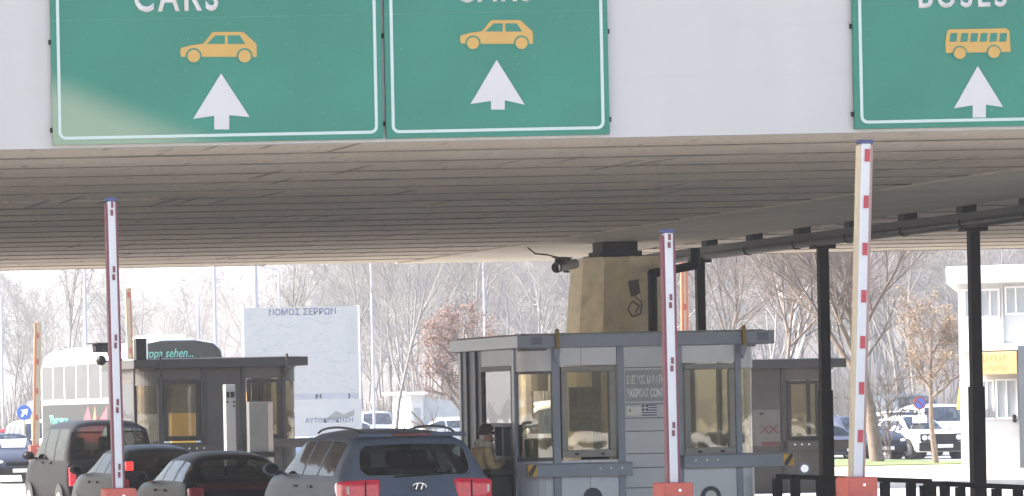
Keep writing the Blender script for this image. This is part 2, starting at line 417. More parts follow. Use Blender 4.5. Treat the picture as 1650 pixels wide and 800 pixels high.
m.build('fascia_seam', mat('seam_grey', (.308, .296, .288), .6), fas)
can2 = thing('side_canopy', 'cream ribbed canopy section beyond the dark gutter on the right', 'canopy', (0, 0, 0))
soffit(22.35, 70, 'ribbed_soffit', can2, .03)
m = MB(); m.box(22.35, 70, YN + .1, YF, ZS + .53, ZS + 1.6); m.build('roof_slab', M_SLAB, can2)
m = MB(); m.box(22.35, 70, YN - .12, YN - .001, ZS - .012, ZS + 2.4); m.build('fascia', M_FASC, can2)

# gutter on hangers, steel posts
gy = YN + .3
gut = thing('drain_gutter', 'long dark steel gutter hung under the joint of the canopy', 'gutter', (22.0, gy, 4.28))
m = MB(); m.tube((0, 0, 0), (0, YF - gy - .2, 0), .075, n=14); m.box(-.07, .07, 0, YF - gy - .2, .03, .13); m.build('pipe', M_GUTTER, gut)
for k in range(16):
    m = MB(); m.tube((0, 1 + 2 * k, 0), (0, 1.04 + 2 * k, 0), .088, n=14); m.build('pipe_collar', M_DSTEEL, gut)
for k in range(16):
    m = MB(); yy = 1.2 + k * 1.95; m.box(-.09, .09, yy, yy + .22, .13, .24); m.build('hanger_block', M_DSTEEL, gut)
for (x, yt, Y, wpx) in ((1568, 360, 53.0, 16), (1325, 385, 58.2, 15), (1127, 405, 63.0, 13)):
    p = W(x, yt, Y); wv = wpx * Y / F
    labels = {1568: 'thick dark steel post nearest the yellow shop sign', 1325: 'dark steel post rising behind the right brown booth roof', 1127: 'dark steel post beside the bent drainpipe and the pier'}
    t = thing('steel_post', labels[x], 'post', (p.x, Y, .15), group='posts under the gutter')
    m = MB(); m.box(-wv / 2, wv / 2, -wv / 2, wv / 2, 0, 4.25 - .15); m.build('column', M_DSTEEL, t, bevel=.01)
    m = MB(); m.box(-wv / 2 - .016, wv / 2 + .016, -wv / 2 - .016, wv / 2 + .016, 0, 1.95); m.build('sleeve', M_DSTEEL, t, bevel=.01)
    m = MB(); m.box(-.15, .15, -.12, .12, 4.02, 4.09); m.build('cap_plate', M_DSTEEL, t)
# bent drainpipe near the pier
t = thing('drainpipe', 'black bent drainpipe beside the tan concrete pier', 'drainpipe', (0, 0, 0))
Yp = 61.0
pts = [W(1120, 400, Yp), W(1120, 428, Yp), W(1051, 441, Yp), W(1053, 560, Yp)]; pts.append(Vector((pts[-1].x, Yp, .15)))
m = MB()
for a, b in zip(pts[:-1], pts[1:]): m.tube(a, b, .07, n=10)
for p in pts[1:3]: m.sphere(p, .074)
m.build('pipe', M_DSTEEL, t)

# pier
PYc = 62.0; pc = W(991, 400, PYc)
pier = thing('concrete_pier', 'tapered tan concrete pier with fluted faces behind the blue booth', 'pier', (pc.x, PYc, .15))
H = 4.24
def pier_sec(wd, d):
    return [(-wd, -d * .2), (-wd * .62, -d), (-wd * .62, -d * .72), (-wd * .05, -d * .62), (wd * .12, -d), (wd, -d * .90), (wd * 1.02, d), (-wd, d)]
bot = pier_sec(.86, .70); top = pier_sec(.53, .50)
n = len(bot)
vs = [(p[0], p[1], 0) for p in bot] + [(p[0], p[1], H - .15) for p in top]
MB().add(vs, [tuple(range(n - 1, -1, -1)), tuple(range(n, 2 * n))] + [(i, (i + 1) % n, (i + 1) % n + n, i + n) for i in range(n)]).build('shaft', M_PIER, pier, recalc=True, bevel=.015)
m = MB(); m.box(-.32, .32, -.3, .3, H - .15, H - .06); m.box(-.27, .27, -.25, .25, H - .06, ZS - .02 - .15); m.build('bearing', M_RUBB, pier)
# painted scrawl on the pier
m = MB()
zc = 3.35; yq = -.60
sc = [(0.02, .35), (.12, .30), (.10, .10), (.20, .02), (.18, -.16), (.05, -.20), (-.02, -.08), (.06, .04), (.16, -.04), (.10, -.14)]
for a, b in zip(sc[:-1], sc[1:]): m.tube((a[0], yq - (.0), zc + a[1]), (b[0], yq, zc + b[1]), .012, n=5)
m.add([(0, yq, zc + .35), (.16, yq - .002, zc + .38), (.18, yq, zc + .16), (.04, yq, zc + .1), (.0, yq + .01, zc + .3)], [(0, 1, 2, 3, 4)])
m.build('dark_scrawl', mat('rust_stain', (.16, .12, .11), .9), pier)

def cctv(label, loc, rz, s=1., housing=M_DSTEEL):
    t = thing('security_camera', label, 'security camera', loc, rz)
    m = MB(); m.box(-.10 * s, .10 * s, -.28 * s, .22 * s, -.07 * s, .07 * s); m.build('housing', housing, t, bevel=.015 * s)
    m = MB(); m.box(-.12 * s, .12 * s, -.36 * s, .24 * s, .072 * s, .09 * s); m.build('sun_hood', housing, t)
    m = MB(); m.tube((0, -.28 * s, 0), (0, -.32 * s, 0), .05 * s); m.build('lens', M_BLACK, t)
    m = MB(); m.tube((0, 0, -.07 * s), (0, .05 * s, -.22 * s), .025 * s); m.tube((0, .05 * s, -.2 * s), (0, .3 * s, -.2 * s), .025 * s); m.build('bracket', M_DSTEEL, t)
    return t
p = W(908, 422, 61.5)
cctv('rusty brown security camera fixed to the pier side', (p.x, p.y, p.z), R(-35), .75, mat('rusty_housing', (.10, .06, .045), .7))
t = thing('floodlight_tube', 'grey tube floodlight sticking out left of the pier', 'floodlight', tuple(W(915, 428, 61.4)))
m = MB(); m.tube((-.17, 0, -.03), (.17, .15, .03), .075, n=16); m.build('tube_body', mat('galvanised', (.42, .42, .40), .4, metal=.5), t, smooth=False)
m = MB(); m.tube((-.18, -.01, -.032), (-.17, 0, -.03), .085, n=16); m.build('rim', M_DSTEEL, t)
t = tag(MB().path([W(850, 399, 62), W(862, 409, 62), W(882, 411, 62), W(903, 416, 61.7)], .012, 5).build('loose_cable', M_BLACK), 'thin loose cable hanging between the canopy and the pier camera', 'cable')

# ------------------------------------------------------------------ road signs on the fascia
YS = YN - .17
def sign(label, x0, x1, ybot0, mats, group='green lane signs on the fascia', content=None):
    a = W(x0, ybot0, YS)
    xr = W(x1, ybot0, YS).x
    wd = xr - a.x
    t = thing('lane_sign', label, 'road sign', (a.x, YS, a.z), group=group)
    hgt = 2.25
    m = MB(); m.box(0, wd, 0, .04, 0, hgt); m.build('board', mats, t, bevel=.004)
    # white border, rounded bottom corners
    e = .05; r = .07; th = .028; mb = MB()
    def band(pts):
        for (p, q) in zip(pts[:-1], pts[1:]):
            mb.add([(p[0], -.006, p[1]), (q[0], -.006, q[1]), (q[2], -.006, q[3]), (p[2], -.006, p[3]), (p[0], .0, p[1]), (q[0], .0, q[1]), (q[2], .0, q[3]), (p[2], 0, p[3])],
                   [(0, 1, 2, 3), (7, 6, 5, 4), (0, 4, 5, 1), (3, 2, 6, 7)])
    out = []
    out.append((e, hgt - .05, e + th, hgt - .05))
    for k in range(7):
        an = math.pi + k / 6 * math.pi / 2
        out.append((e + r + r * math.cos(an), e + r + r * math.sin(an), e + r + (r - th) * math.cos(an), e + r + (r - th) * math.sin(an)))
    for k in range(7):
        an = 1.5 * math.pi + k / 6 * math.pi / 2
        out.append((wd - e - r + r * math.cos(an), e + r + r * math.sin(an), wd - e - r + (r - th) * math.cos(an), e + r + (r - th) * math.sin(an)))
    out.append((wd - e, hgt - .05, wd - e - th, hgt - .05))
    band(out); mb.build('white_border', M_SEDGE, t, recalc=True)
    # seams and clips
    m = MB()
    zs = W(x0, ybot0 - 200 + (0), YS).z - a.z
    m.box(.0, wd, -.003, 0, zs, zs + .008)
    if wd > 2.5: m.box(wd * .74, wd * .74 + .006, -.003, 0, 0, zs)
    m.build('panel_seam', mat('seam_dark_green', (.03, .14, .10), .6), t)
    m = MB()
    for z in (.12, .95, 1.8):
        m.box(-.022, 0.0, .02, .04, z, z + .045); m.box(wd, wd + .022, .02, .04, z, z + .045)
    m.build('mounting_clip', M_DSTEEL, t)
    return t, a
def L2(t, a, px, py):   # photo pixel on the sign face -> local (x, z)
    p = W(px, py, YS); return (p.x - a.x, p.z - a.z)
def flat(t, polys, m, name, y0=-.008, y1=0.):
    b = MB()
    for p in polys: b.prism_y(p, y0, y1)
    return b.build(name, m, t)
def circle(c, r, n=20): return [(c[0] + r * math.cos(2 * math.pi * i / n), c[1] + r * math.sin(2 * math.pi * i / n)) for i in range(n)]
CARP = [(775, 205), (815, 194), (870, 186), (908, 139), (918, 136), (1035, 136), (1046, 140), (1098, 188), (1099, 243), (775, 243), (770, 222)]
def car_icon(t, a, x0, yb, wpx, gm):
    s = wpx / 328.0
    f = lambda p: L2(t, a, x0 + (p[0] - 770) * s, yb + (p[1] - 243) * s)
    ic = flat(t, [[f(p) for p in CARP]], M_SYEL, 'car_pictogram')
    kr = abs(f((27, 0))[0] - f((0, 0))[0])
    for cx in (828, 1047):
        flat(t, [circle(f((cx, 240)), kr * 1.28)], gm, 'pictogram_gap', -.010); flat(t, [circle(f((cx, 240)), kr)], M_SYEL, 'pictogram_wheel', -.013)
    flat(t, [[f(p) for p in ((884, 188), (921, 151), (962, 151), (962, 188))], [f(p) for p in ((974, 151), (1026, 151), (1050, 188), (974, 188))]], gm, 'pictogram_window', -.010)
def arrow(t, a, tip, lw, rw, st):
    f = lambda x, y: L2(t, a, x, y)
    b = [f(*tip), f(*lw), f(st[0], lw[1] - 5), f(st[0], st[2]), f(st[1], st[2]), f(st[1], lw[1] - 6), f(*rw)]
    mb = MB(); mb.prism_y([b[0], b[1], b[2], b[5], b[6]], -.008, 0); mb.prism_y([b[2], b[3], b[4], b[5]], -.008, 0)
    mb.build('up_arrow', M_SWHITE, t)
s1, a1 = sign('wide green CARS sign with a bleached lower left corner', 86, 618, 234.5, M_GREENP)
s2, a2 = sign('green CARS sign beside the blank white fascia', 623, 983, 224.0, M_GREEN)
s3, a3 = sign('green BUSES sign with yellow bus above its arrow', 1378, 1800, 208.5, M_GREEN)
car_icon(s1, a1, 290, 92, 123, M_GREENP); car_icon(s2, a2, 741, 71, 117, M_GREEN)
arrow(s1, a1, (356, 119), (311, 192), (402, 189), (345, 369, 209))
arrow(s2, a2, (800, 97), (758, 168), (845, 169), (791, 813, 177))
arrow(s3, a3, (1575, 107), (1537, 175), (1616, 173), (1567, 1588, 190))
def sign_text(t, a, s, x0, x1, yb, hpx, font_b=.018):
    p0 = L2(t, a, x0, yb); p1 = L2(t, a, x1, yb)
    text(s, p0[0], p1[0], p0[1], p0[1] + hpx * YS / F, 0, M_SWHITE, 'sign_lettering', t, bold=font_b, depth=.008, spacing=1.25)
sign_text(s1, a1, 'CARS', 216, 352, 20.5, 52); sign_text(s2, a2, 'CARS', 735, 857, 5, 48); sign_text(s3, a3, 'BUSES', 1480, 1622, 14, 44)
# bus pictogram
fb = lambda x, y: L2(s3, a3, x, y)
flat(s3, [[fb(1526, 50), fb(1530, 48), fb(1620, 46), fb(1626, 50), fb(1628, 84), fb(1524, 86), fb(1523, 70)]], M_SYEL, 'bus_pictogram')
rr = 9.5 * YS / F
for cx, cy_ in ((1546, 86), (1601, 84.5)):
    flat(s3, [circle(fb(cx, cy_), rr * 1.25)], M_GREEN, 'pictogram_gap', -.010); flat(s3, [circle(fb(cx, cy_), rr)], M_SYEL, 'pictogram_wheel', -.013)
wn = []
for k in range(6):
    x = 1529 + k * 15.6 + (2 if k else 0)
    wn.append([fb(x, 68 - .02 * k), fb(x + 2, 54), fb(x + 13, 53.6), fb(x + 11.5, 67.5)])
flat(s3, wn, M_GREEN, 'pictogram_window', -.010)

# ------------------------------------------------------------------ booths
def arc(cx, cy, r, a0, a1, n=8): return [(cx + r * math.cos(R(a0 + (a1 - a0) * i / n)), cy + r * math.sin(R(a0 + (a1 - a0) * i / n))) for i in range(n + 1)]
def curved(mb, cx, cy, r, a0, a1, z0, z1, th=.02, n=8):
    o = arc(cx, cy, r, a0, a1, n); i_ = arc(cx, cy, r - th, a0, a1, n)
    for k in range(n):
        q = [o[k], o[k + 1], i_[k + 1], i_[k]]
        mb.add([(p[0], p[1], z0) for p in q] + [(p[0], p[1], z1) for p in q], [(0, 1, 5, 4), (1, 2, 6, 5), (2, 3, 7, 6), (3, 0, 4, 7), (0, 3, 2, 1), (4, 5, 6, 7)])
def booth(label, loc, P, front=False, sx=1.0, inside='chairs'):
    B = thing('control_booth', label, 'booth', loc, group='control booths on the traffic islands')
    B.scale = (sx, 1, 1)
    Wd, D, Hh = 3.02, 2.85, 2.55; rc = .44
    trim, pan, mid, frm, gl = P['trim'], P['panel'], P['mid'], P['frame'], P['glass']
    z0, zs, zt, zr = 0, 1.12, 2.29, Hh    # sill, head, underside of roof
    # roof
    m = MB(); m.box(-.10, Wd + .19, -.10, D + .12, zr, zr + .175); ro = m.build('roof', trim, B, bevel=.012)
    m = MB(); m.box(-.02, Wd + .08, 0, D, zr + .175, zr + .19); m.build('roof_deck', M_SLAB, ro)
    # roof lamps / hooks
    for x in (.40, 2.80):
        m = MB(); m.box(x - .022, x + .022, -.16, -.105, zr - .02, zr + .24); m.build('yellow_clamp', P['hook'], ro, bevel=.01)
        m = MB(); m.prism_y([(x - .045, zr + .0), (x - .045, zr - .14), (x - .02, zr - .19), (x + .03, zr - .05), (x + .03, zr + .0)], -.15, -.105); m.build('clamp_arm', trim, ro)
    # posts
    posts = [(.36, .46), (1.20, 1.29), (1.95, 2.04), (2.72, 2.80)]
    for a, b in posts:
        m = MB(); m.box(a, b, -.02, .07, z0, zr); m.build('post', trim, B, bevel=.008)
    m = MB(); m.box(-.02, .08, .36, .46, z0, zr); m.build('post', trim, B, bevel=.008)
    m = MB(); m.box(-.02, .10, D - .10, D, z0, zr); m.build('post', trim, B, bevel=.008)
    m = MB(); m.box(Wd - .08, Wd + .0, D - .10, D, z0, zr); m.build('post', trim, B, bevel=.008)
    # front header and lower panels
    def panel(x0, x1, za, zb, mm, name='wall_panel', y=.0):
        m = MB(); m.box(x0, x1, y, y + .04, za, zb); return m.build(name, mm, B, bevel=.004)
    for a, b in ((.46, 1.20), (2.04, 2.72)):
        panel(a, b, zt + .03, zr, pan); panel(a, b, z0, zs - .02, pan)
    panel(1.29, 1.95, z0, zr, mid)
    m = MB()
    for z in (.32, .72, .98, 1.16, 1.45, 1.62, 1.80, 2.27): m.box(1.30, 1.94, -.004, -.0, z, z + .012)
    m.box(.83, .834, -.003, 0, 0, zs - .02); m.box(.74, .744, -.003, 0, zt + .03, zr)
    m.build('panel_joint', P['joint'], B)
    # curved corners
    r2 = rc * .55
    for (cx, r_, a0, n_) in ((rc, rc, 180, 8), (Wd - r2, r2, 270, 6)):
        for za, zb in ((zt - .04, zr), (z0, zs)):
            m = MB(); curved(m, cx, r_, r_, a0, a0 + 90, za, zb, n=n_); m.build('curved_corner', pan, B, recalc=True, weld=True, smooth=False)
        m = MB(); curved(m, cx, r_, r_ - .01, a0 + 2, a0 + 88, zs, zt - .04, .008, n=n_); m.build('curved_glass', P['cglass'], B, recalc=True, weld=True)
    for za, zb in ((zs - .03, zs + .02), (zt - .07, zt - .035)):
        m = MB(); curved(m, rc, rc, rc + .004, 180, 270, za, zb, .03); m.build('corner_trim', P['joint'], B, recalc=True, weld=True)
    # window frames + panes
    def window(x0, x1, y=-.03):
        f = .075; a, b = zs + .015, zt + .02
        m = MB(); m.box(x0, x1, y, y + .09, a, a + f + .02); m.box(x0, x1, y, y + .09, b - f, b); m.box(x0, x0 + f, y, y + .09, a + f + .02, b - f); m.box(x1 - f, x1, y, y + .09, a + f + .02, b - f)
        o = m.build('window_frame', frm, B, bevel=.006)
        m = MB(); m.box(x0 + f, x1 - f, y + .04, y + .05, a + f + .02, b - f); m.build('pane', gl, o)
        m = MB()
        for xx in (x0 + .16, x1 - .2): m.box(xx, xx + .05, y - .012, y, a + .03, a + .055)
        m.build('window_latch', M_BLACK, o)
    window(.475, 1.165); window(2.06, 2.71)
    # left side wall (service window towards the lane)
    m = MB(); m.box(0, .04, .46, 1.85, zt + .05, zr); m.build('side_header', mid, B)
    m = MB(); m.box(.0, .05, 1.85, D - .1, z0, zr); m.build('side_wall', P['side'], B)
    m = MB()
    for yy in (2.05, 2.45): m.box(-.03, 0, yy, yy + .08, z0, zr)
    m.build('side_rib', P['side'], B)
    m = MB(); m.box(0, .04, .46, 1.85, z0, zs + .0); m.build('side_panel', P['dark'], B)
    m = MB()
    for za, zb in ((zs, zs + .04), (zs + .42, zs + .47), (zt - .02, zt + .05)): m.box(-.02, .05, .46, 1.85, za, zb)
    for yy in (.46, .86, 1.22, 1.80): m.box(-.02, .05, yy, yy + .05, zs + .04, zs + .42 if yy in (.86, 1.22) else zt)
    so = m.build('service_window_frame', P['joint'], B)
    m = MB(); m.box(.01, .018, .5, 1.8, zs + .47, zt - .02); m.build('pane', glass('dark_side_glass', (.38, .38, .36), .10), so)
    m = MB(); m.box(.05, .058, .5, 1.8, zs + .04, zs + .42); m.build('lower_pane', glass('dark_side_glass', (.38, .38, .36), .10), so)
    m = MB(); m.box(-.30, 0, .55, 1.75, zs - .21, zs - .13); m.build('service_counter', P['dark'], B, bevel=.01)
    m = MB(); m.box(-.26, 0, .60, 1.70, .15, zs - .21); m.build('service_cabinet', P['dark'], B, bevel=.02)
    # right side + back
    m = MB(); m.box(Wd - .05, Wd, rc * .55, D - .1, zt + .05, zr); m.box(Wd - .05, Wd, rc * .55, D - .1, z0, zs); m.box(Wd - .05, Wd, 1.3, 1.4, zs, zt + .05); m.build('side_wall', mid, B)
    m = MB(); m.box(Wd - .03, Wd - .02, rc * .55, D - .1, zs, zt + .05); m.build('side_glass', gl, B)
    m = MB(); m.box(.1, Wd - .08, D - .05, D, zt + .1, zr); m.box(.1, Wd - .08, D - .05, D, z0, zs - .1)
    for a, b in ((.1, .25), (1.78, 1.9), (2.8, Wd - .08)): m.box(a, b, D - .05, D, zs - .1, zt + .1)
    m.build('back_wall', mid, B)
    m = MB(); m.box(.25, 1.78, D - .03, D - .02, zs - .1, zt + .1); m.box(1.9, 2.8, D - .03, D - .02, zs - .1, zt + .1); m.build('back_glass', glass('clear_back_glass', (.9, .9, .88), .04), B)
    m = MB(); m.box(.05, Wd - .05, .05, D - .05, .02, .08); m.build('floor', M_FLOOR, B)
    m = MB(); m.box(.02, Wd - .02, .02, D - .02, zr - .03, zr - .005); m.build('ceiling', M_INT, B)
    # bumper rails
    def rail(x0, x1, z, haz):
        m = MB(); m.box(x0, x1, -.16, -.10, z - .10, z + .07); m.box(x0, x1, -.16, .0, z + .055, z + .075)
        o = m.build('bumper_rail', P['trim2'], B, bevel=.005)
        bx = [x1 - .14, x1 - .28, x1 - .42] if haz == 'l' else [x0 + .14, x0 + .28, x0 + .42]
        for b in bx:
            m = MB(); m.tube((b, -.175, z), (b, -.16, z), .016, n=8); m.build('bolt', M_CLEAR, o)
        if haz and P['haz']:
            hx = (x0, x0 + .12) if haz == 'l' else (x1 - .13, x1)
            m = MB(); m.box(hx[0], hx[1], -.164, -.16, z - .09, z + .06); m.build('hazard_plate', M_YEL, o)
            m = MB(); m.prism_y([(hx[0] + .01, z - .09), (hx[0] + .05, z - .09), (hx[1] - .01, z + .03), (hx[1] - .01, z + .06), (hx[1] - .04, z + .06), (hx[0] + .01, z - .04)], -.167, -.164); m.build('hazard_stripe', M_HAZB, o)
    rail(-.02, 1.33, zs - .13, 'l'); rail(2.0, 3.40, zs - .05, 'r')
    m = MB(); m.tube((2.38, -.012, .60), (2.38, 0, .60), .13, n=24); o = m.build('round_emblem', mat('emblem_navy', (.05, .06, .09), .5), B)
    m = MB(); m.tube((2.38, -.016, .60), (2.38, -.012, .60), .075, n=24); m.build('emblem_centre', M_PAPER, o)
    m = MB(); m.tube((.86, -.012, .62), (.86, 0, .62), .12, n=24); o = m.build('round_emblem', mat('emblem_navy', (.05, .06, .09), .5), B)
    return B
PF = dict(trim=M_BLUE, trim2=M_BLUE, panel=M_PANEL, mid=M_MIDP, frame=M_FRAME, glass=M_GLASS, cglass=M_GLASS, joint=mat('joint_grey', (.13, .13, .15), .6), side=M_DKB,
          dark=mat('charcoal_counter', (.035, .034, .034), .6), hook=mat('ochre_clamp', (.30, .20, .04), .6), haz=True)
PB = dict(trim=M_BR1, trim2=M_BR3, panel=M_BR2, mid=M_BR3, frame=M_BFR, glass=M_TGLASS, cglass=M_TGLASS, joint=mat('joint_brown', (.04, .035, .03), .6), side=M_BR1,
          dark=mat('charcoal_counter', (.035, .034, .034), .6), hook=M_BR1, haz=False)
FBX, FBY = 1945 * 51.2 / F, 51.2
fb_ = booth('blue-grey passport control booth with curved glass corners and flag sticker', (FBX, FBY, .15), PF, True)
lb = booth('brown-grey booth standing left in front of the coach and map board', (15.93, 77, .26), PB, sx=1.02)
rb = booth('brown-grey booth half hidden behind the passport control booth', (26.45, 77.0, .02), PB, sx=.99)
# lettering on the front booth
def in_booth(name, x0, x1, z0, z1, s, m, bold=.02): return text(s, x0, x1, z0, z1, -.0045, m, name, fb_, bold=bold, depth=.002)
M_LET = mat('pale_lettering', (.88, .90, .92), .5)
m = MB(); m.box(1.31, 1.94, -.0045, -.0, 1.84, 2.245); sp = m.build('notice_panel', mat('notice_grey', (.33, .35, .385), .5), fb_)
in_booth('lettering', 1.325, 1.925, 2.06, 2.185, 'ΕΛΕΓΧΟΣ ΔΙΑΒΑΤΗΡΙΩΝ', M_LET, .04)
in_booth('lettering', 1.325, 1.925, 1.89, 2.01, 'PASSPORT CONTROL', M_LET, .04)
m = MB(); m.box(1.315, 1.50, -.005, 0, 1.66, 1.77); st = m.build('white_sticker', M_PAPER, fb_)
m = MB(); m.tube((1.36, -.007, 1.725), (1.36, -.005, 1.725), .016, n=12); m.build('sticker_crest', mat('crest', (.25, .25, .3), .6), st)
def greek_flag(parent, x, z, wd, hh, y=-.005):
    blue = mat('flag_blue', (.03, .06, .22), .5)
    m = MB(); m.box(x, x + wd, y, 0 if y > -.01 else y + .003, z, z + hh); o = m.build('flag_sticker', M_PAPER, parent)
    m = MB(); s = hh / 9
    for k in range(5):
        zz = z + k * 2 * s
        x0 = x + (5 * s if k >= 2 and False else 0)
        if k >= 2: x0 = x + 5 * s + .001
        m.box(x0, x + wd, y - .002, y, zz, zz + s)
    c = z + 4 * s
    for (a, b) in ((0, 0), (3 * s, 0), (0, 3 * s), (3 * s, 3 * s)): m.box(x + a, x + a + 2 * s, y - .002, y, c + b, c + b + 2 * s)
    m.build('flag_stripe', blue, o)
greek_flag(fb_, 1.515, 1.655, .19, .14)
M_PBLUE = mat('plate_blue', (.10, .12, .22), .5)
for x in (.07, 2.98):
    m = MB(); m.box(x, x + .15, -.103, -.1, 2.59, 2.70); o = m.build('small_plate', mat('plate_grey', (.20, .22, .30), .5), fb_)
    m = MB()
    for k in range(4): m.box(x + .01, x + .14, -.106, -.103, 2.605 + k * .024, 2.616 + k * .024)
    m.build('plate_lines', M_PBLUE, o)
# notices on the right rear booth
m = MB(); m.box(1.33, 1.92, -.006, 0, 1.05, 1.75); o = m.build('notice_board', mat('notice_dull', (.085, .078, .072), .6), rb)
m = MB(); m.box(1.55, 1.90, -.009, -.006, 1.06, 1.13); m.build('red_notice_band', mat('dull_red', (.08, .012, .012), .6), o)
text('XX', 1.52, 1.88, 1.30, 1.45, -.006, mat('dull_red_text', (.09, .025, .02), .6), 'lettering', rb, depth=.003)
m = MB(); m.box(1.52, 1.60, -.009, -.006, 1.66, 1.70); m.build('small_black_plate', M_BLACK, o)

# things inside the booths
def chair(loc, rz, label):
    t = thing('office_chair', label, 'chair', loc, rz)
    m = MB(); m.box(-.25, .25, -.24, .24, .42, .52); m.build('seat', M_CREAM, t, bevel=.04)
    m = MB(); m.box(-.24, .24, .20, .30, .55, 1.30); m.build('backrest', M_CREAM, t, bevel=.05)
    m = MB(); m.tube((0, 0, .08), (0, 0, .42), .03)
    for k in range(5):
        a = k * 2 * math.pi / 5; m.tube((0, 0, .09), (.27 * math.cos(a), .27 * math.sin(a), .04), .02, n=6)
    m.build('pedestal', M_BLACK, t)
    return t
chair((FBX + .72, FBY + 1.5, .23), R(160), 'cream high-backed chair behind the left bay window of the blue booth')
chair((FBX + 2.42, FBY + 1.2, .23), R(185), 'cream high-backed chair behind the right bay window of the blue booth')
chair((15.93 + 2.45, 77 + 1.4, .34), R(180), 'cream chair inside the brown booth near the coach')
def desk(loc, wdt, label):
    t = thing('office_desk', label, 'desk', loc)
    m = MB(); m.box(0, wdt, 0, .55, .70, .74); m.build('desk_top', mat('desk_wood', (.36, .27, .17), .5), t)
    for x in (0.02, wdt - .07):
        m = MB(); m.box(x, x + .05, .04, .5, 0, .70); m.build('leg', M_DSTEEL, t)
desk((FBX + .5, FBY + .12, .23), 2.1, 'wooden desk along the front windows inside the blue booth')
t = thing('computer_monitor', 'dark computer monitor standing on the desk in the blue booth', 'monitor', (FBX + 1.02, FBY + .36, .975), R(25))
m = MB(); m.box(-.22, .22, -.02, .03, .10, .42); m.build('screen', M_BLACK, t, bevel=.01)
m = MB(); m.box(-.02, .02, 0, .03, 0, .12); m.box(-.1, .1, -.06, .08, 0, .015); m.build('stand', M_BLACK, t)
t = thing('notice_sheet', 'white paper sheet taped up inside the curved corner glass', 'paper', (FBX + .13, FBY + .55, 2.15))
m = MB(); m.box(0, .34, 0, .004, 0, .25); m.build('sheet', M_PAPER, t, rot=(0, 0, R(-20)))
t = thing('paper_pile', 'pale blue box of papers low behind the curved corner glass', 'papers', (FBX + .2, FBY + .5, 1.28))
m = MB(); m.box(0, .25, 0, .2, 0, .24); m.build('box', mat('pale_blue_card', (.55, .6, .62), .7), t, bevel=.01)
t = thing('potted_plant', 'leafy yellow-green plant behind the right bay window of the blue booth', 'plant', (FBX + 2.42, FBY + .36, .975))
m = MB(); m.tube((0, 0, 0), (0, 0, .14), .06, .08, n=12); m.build('pot', mat('terracotta', (.35, .16, .09), .8), t)
m = MB(); rp = random.Random(9)
for k in range(26):
    a_ = rp.uniform(0, 6.28); l_ = rp.uniform(.12, .34); w2 = rp.uniform(.015, .03); tx, ty = math.cos(a_), math.sin(a_); zz = rp.uniform(.22, .5); sp_ = rp.uniform(.4, .9)
    p0 = Vector((0, 0, .12)); p1 = Vector((tx * l_ * .4 * sp_, ty * l_ * .4 * sp_, zz)); p2 = Vector((tx * l_ * sp_, ty * l_ * sp_, zz * rp.uniform(.7, 1.1)))
    n_ = Vector((-ty, tx, 0)) * w2; m.add([p0, p1 + n_, p2, p1 - n_], [(0, 1, 2, 3)])
m.build('foliage', mat('plant_leaf', (.28, .30, .07), .6), t)
for (x_, y_, z_, w3, h3, c3, lb) in ((FBX + .62, FBY + 2.78, 1.75, .35, .5, (.55, .42, .22), 'tan poster on the back wall seen through the left bay window'),
                              (FBX + 1.45, FBY + 2.78, 1.6, .42, .6, (.6, .58, .5), 'pale wall calendar between the back windows of the blue booth')):
    t = thing('brightening_poster', lb, 'poster', (x_, y_, z_)); m = MB(); m.box(0, w3, -.01, 0, 0, h3); m.build('sheet', mat('poster_' + str(int(c3[2] * 100)), c3, .7, var=.3, scale=9), t)  # sheets put in to make the view through the panes lighter
# yellow blinds of the left booth
t = thing('yellow_board', 'yellow board seen through the left pane of the brown booth', 'notice board', (17.62, 82.0, 0))
m = MB(); m.box(0, .50, 0, .04, 1.30, 1.93); m.build('panel', M_YEL, t)
for x in (.02, .44):
    m = MB(); m.box(x, x + .04, .04, .08, 0, 1.9); m.build('leg', M_DSTEEL, t)
t = thing('yellow_parasol', 'yellow parasol seen through the right pane of the brown booth', 'parasol', (19.50, 82.0, .12))
m = MB(); n = 16
prof = [(0, 2.38), (.14, 2.36), (.27, 2.27), (.37, 2.12), (.42, 2.03)]
vs = []
for (r_, z) in prof:
    for i in range(n): vs.append((r_ * math.cos(2 * math.pi * i / n) + (0 if r_ else .001 * i), r_ * math.sin(2 * math.pi * i / n), z))
fs = [(k * n + i, k * n + (i + 1) % n, (k + 1) * n + (i + 1) % n, (k + 1) * n + i) for k in range(len(prof) - 1) for i in range(n)]
o = m.add(vs, fs).build('canopy', M_YEL, t, recalc=True); sm = o.modifiers.new('thick', 'SOLIDIFY'); sm.thickness = .01
m = MB(); m.tube((0, 0, 0), (0, 0, 2.34), .025); m.build('pole', M_DSTEEL, t)

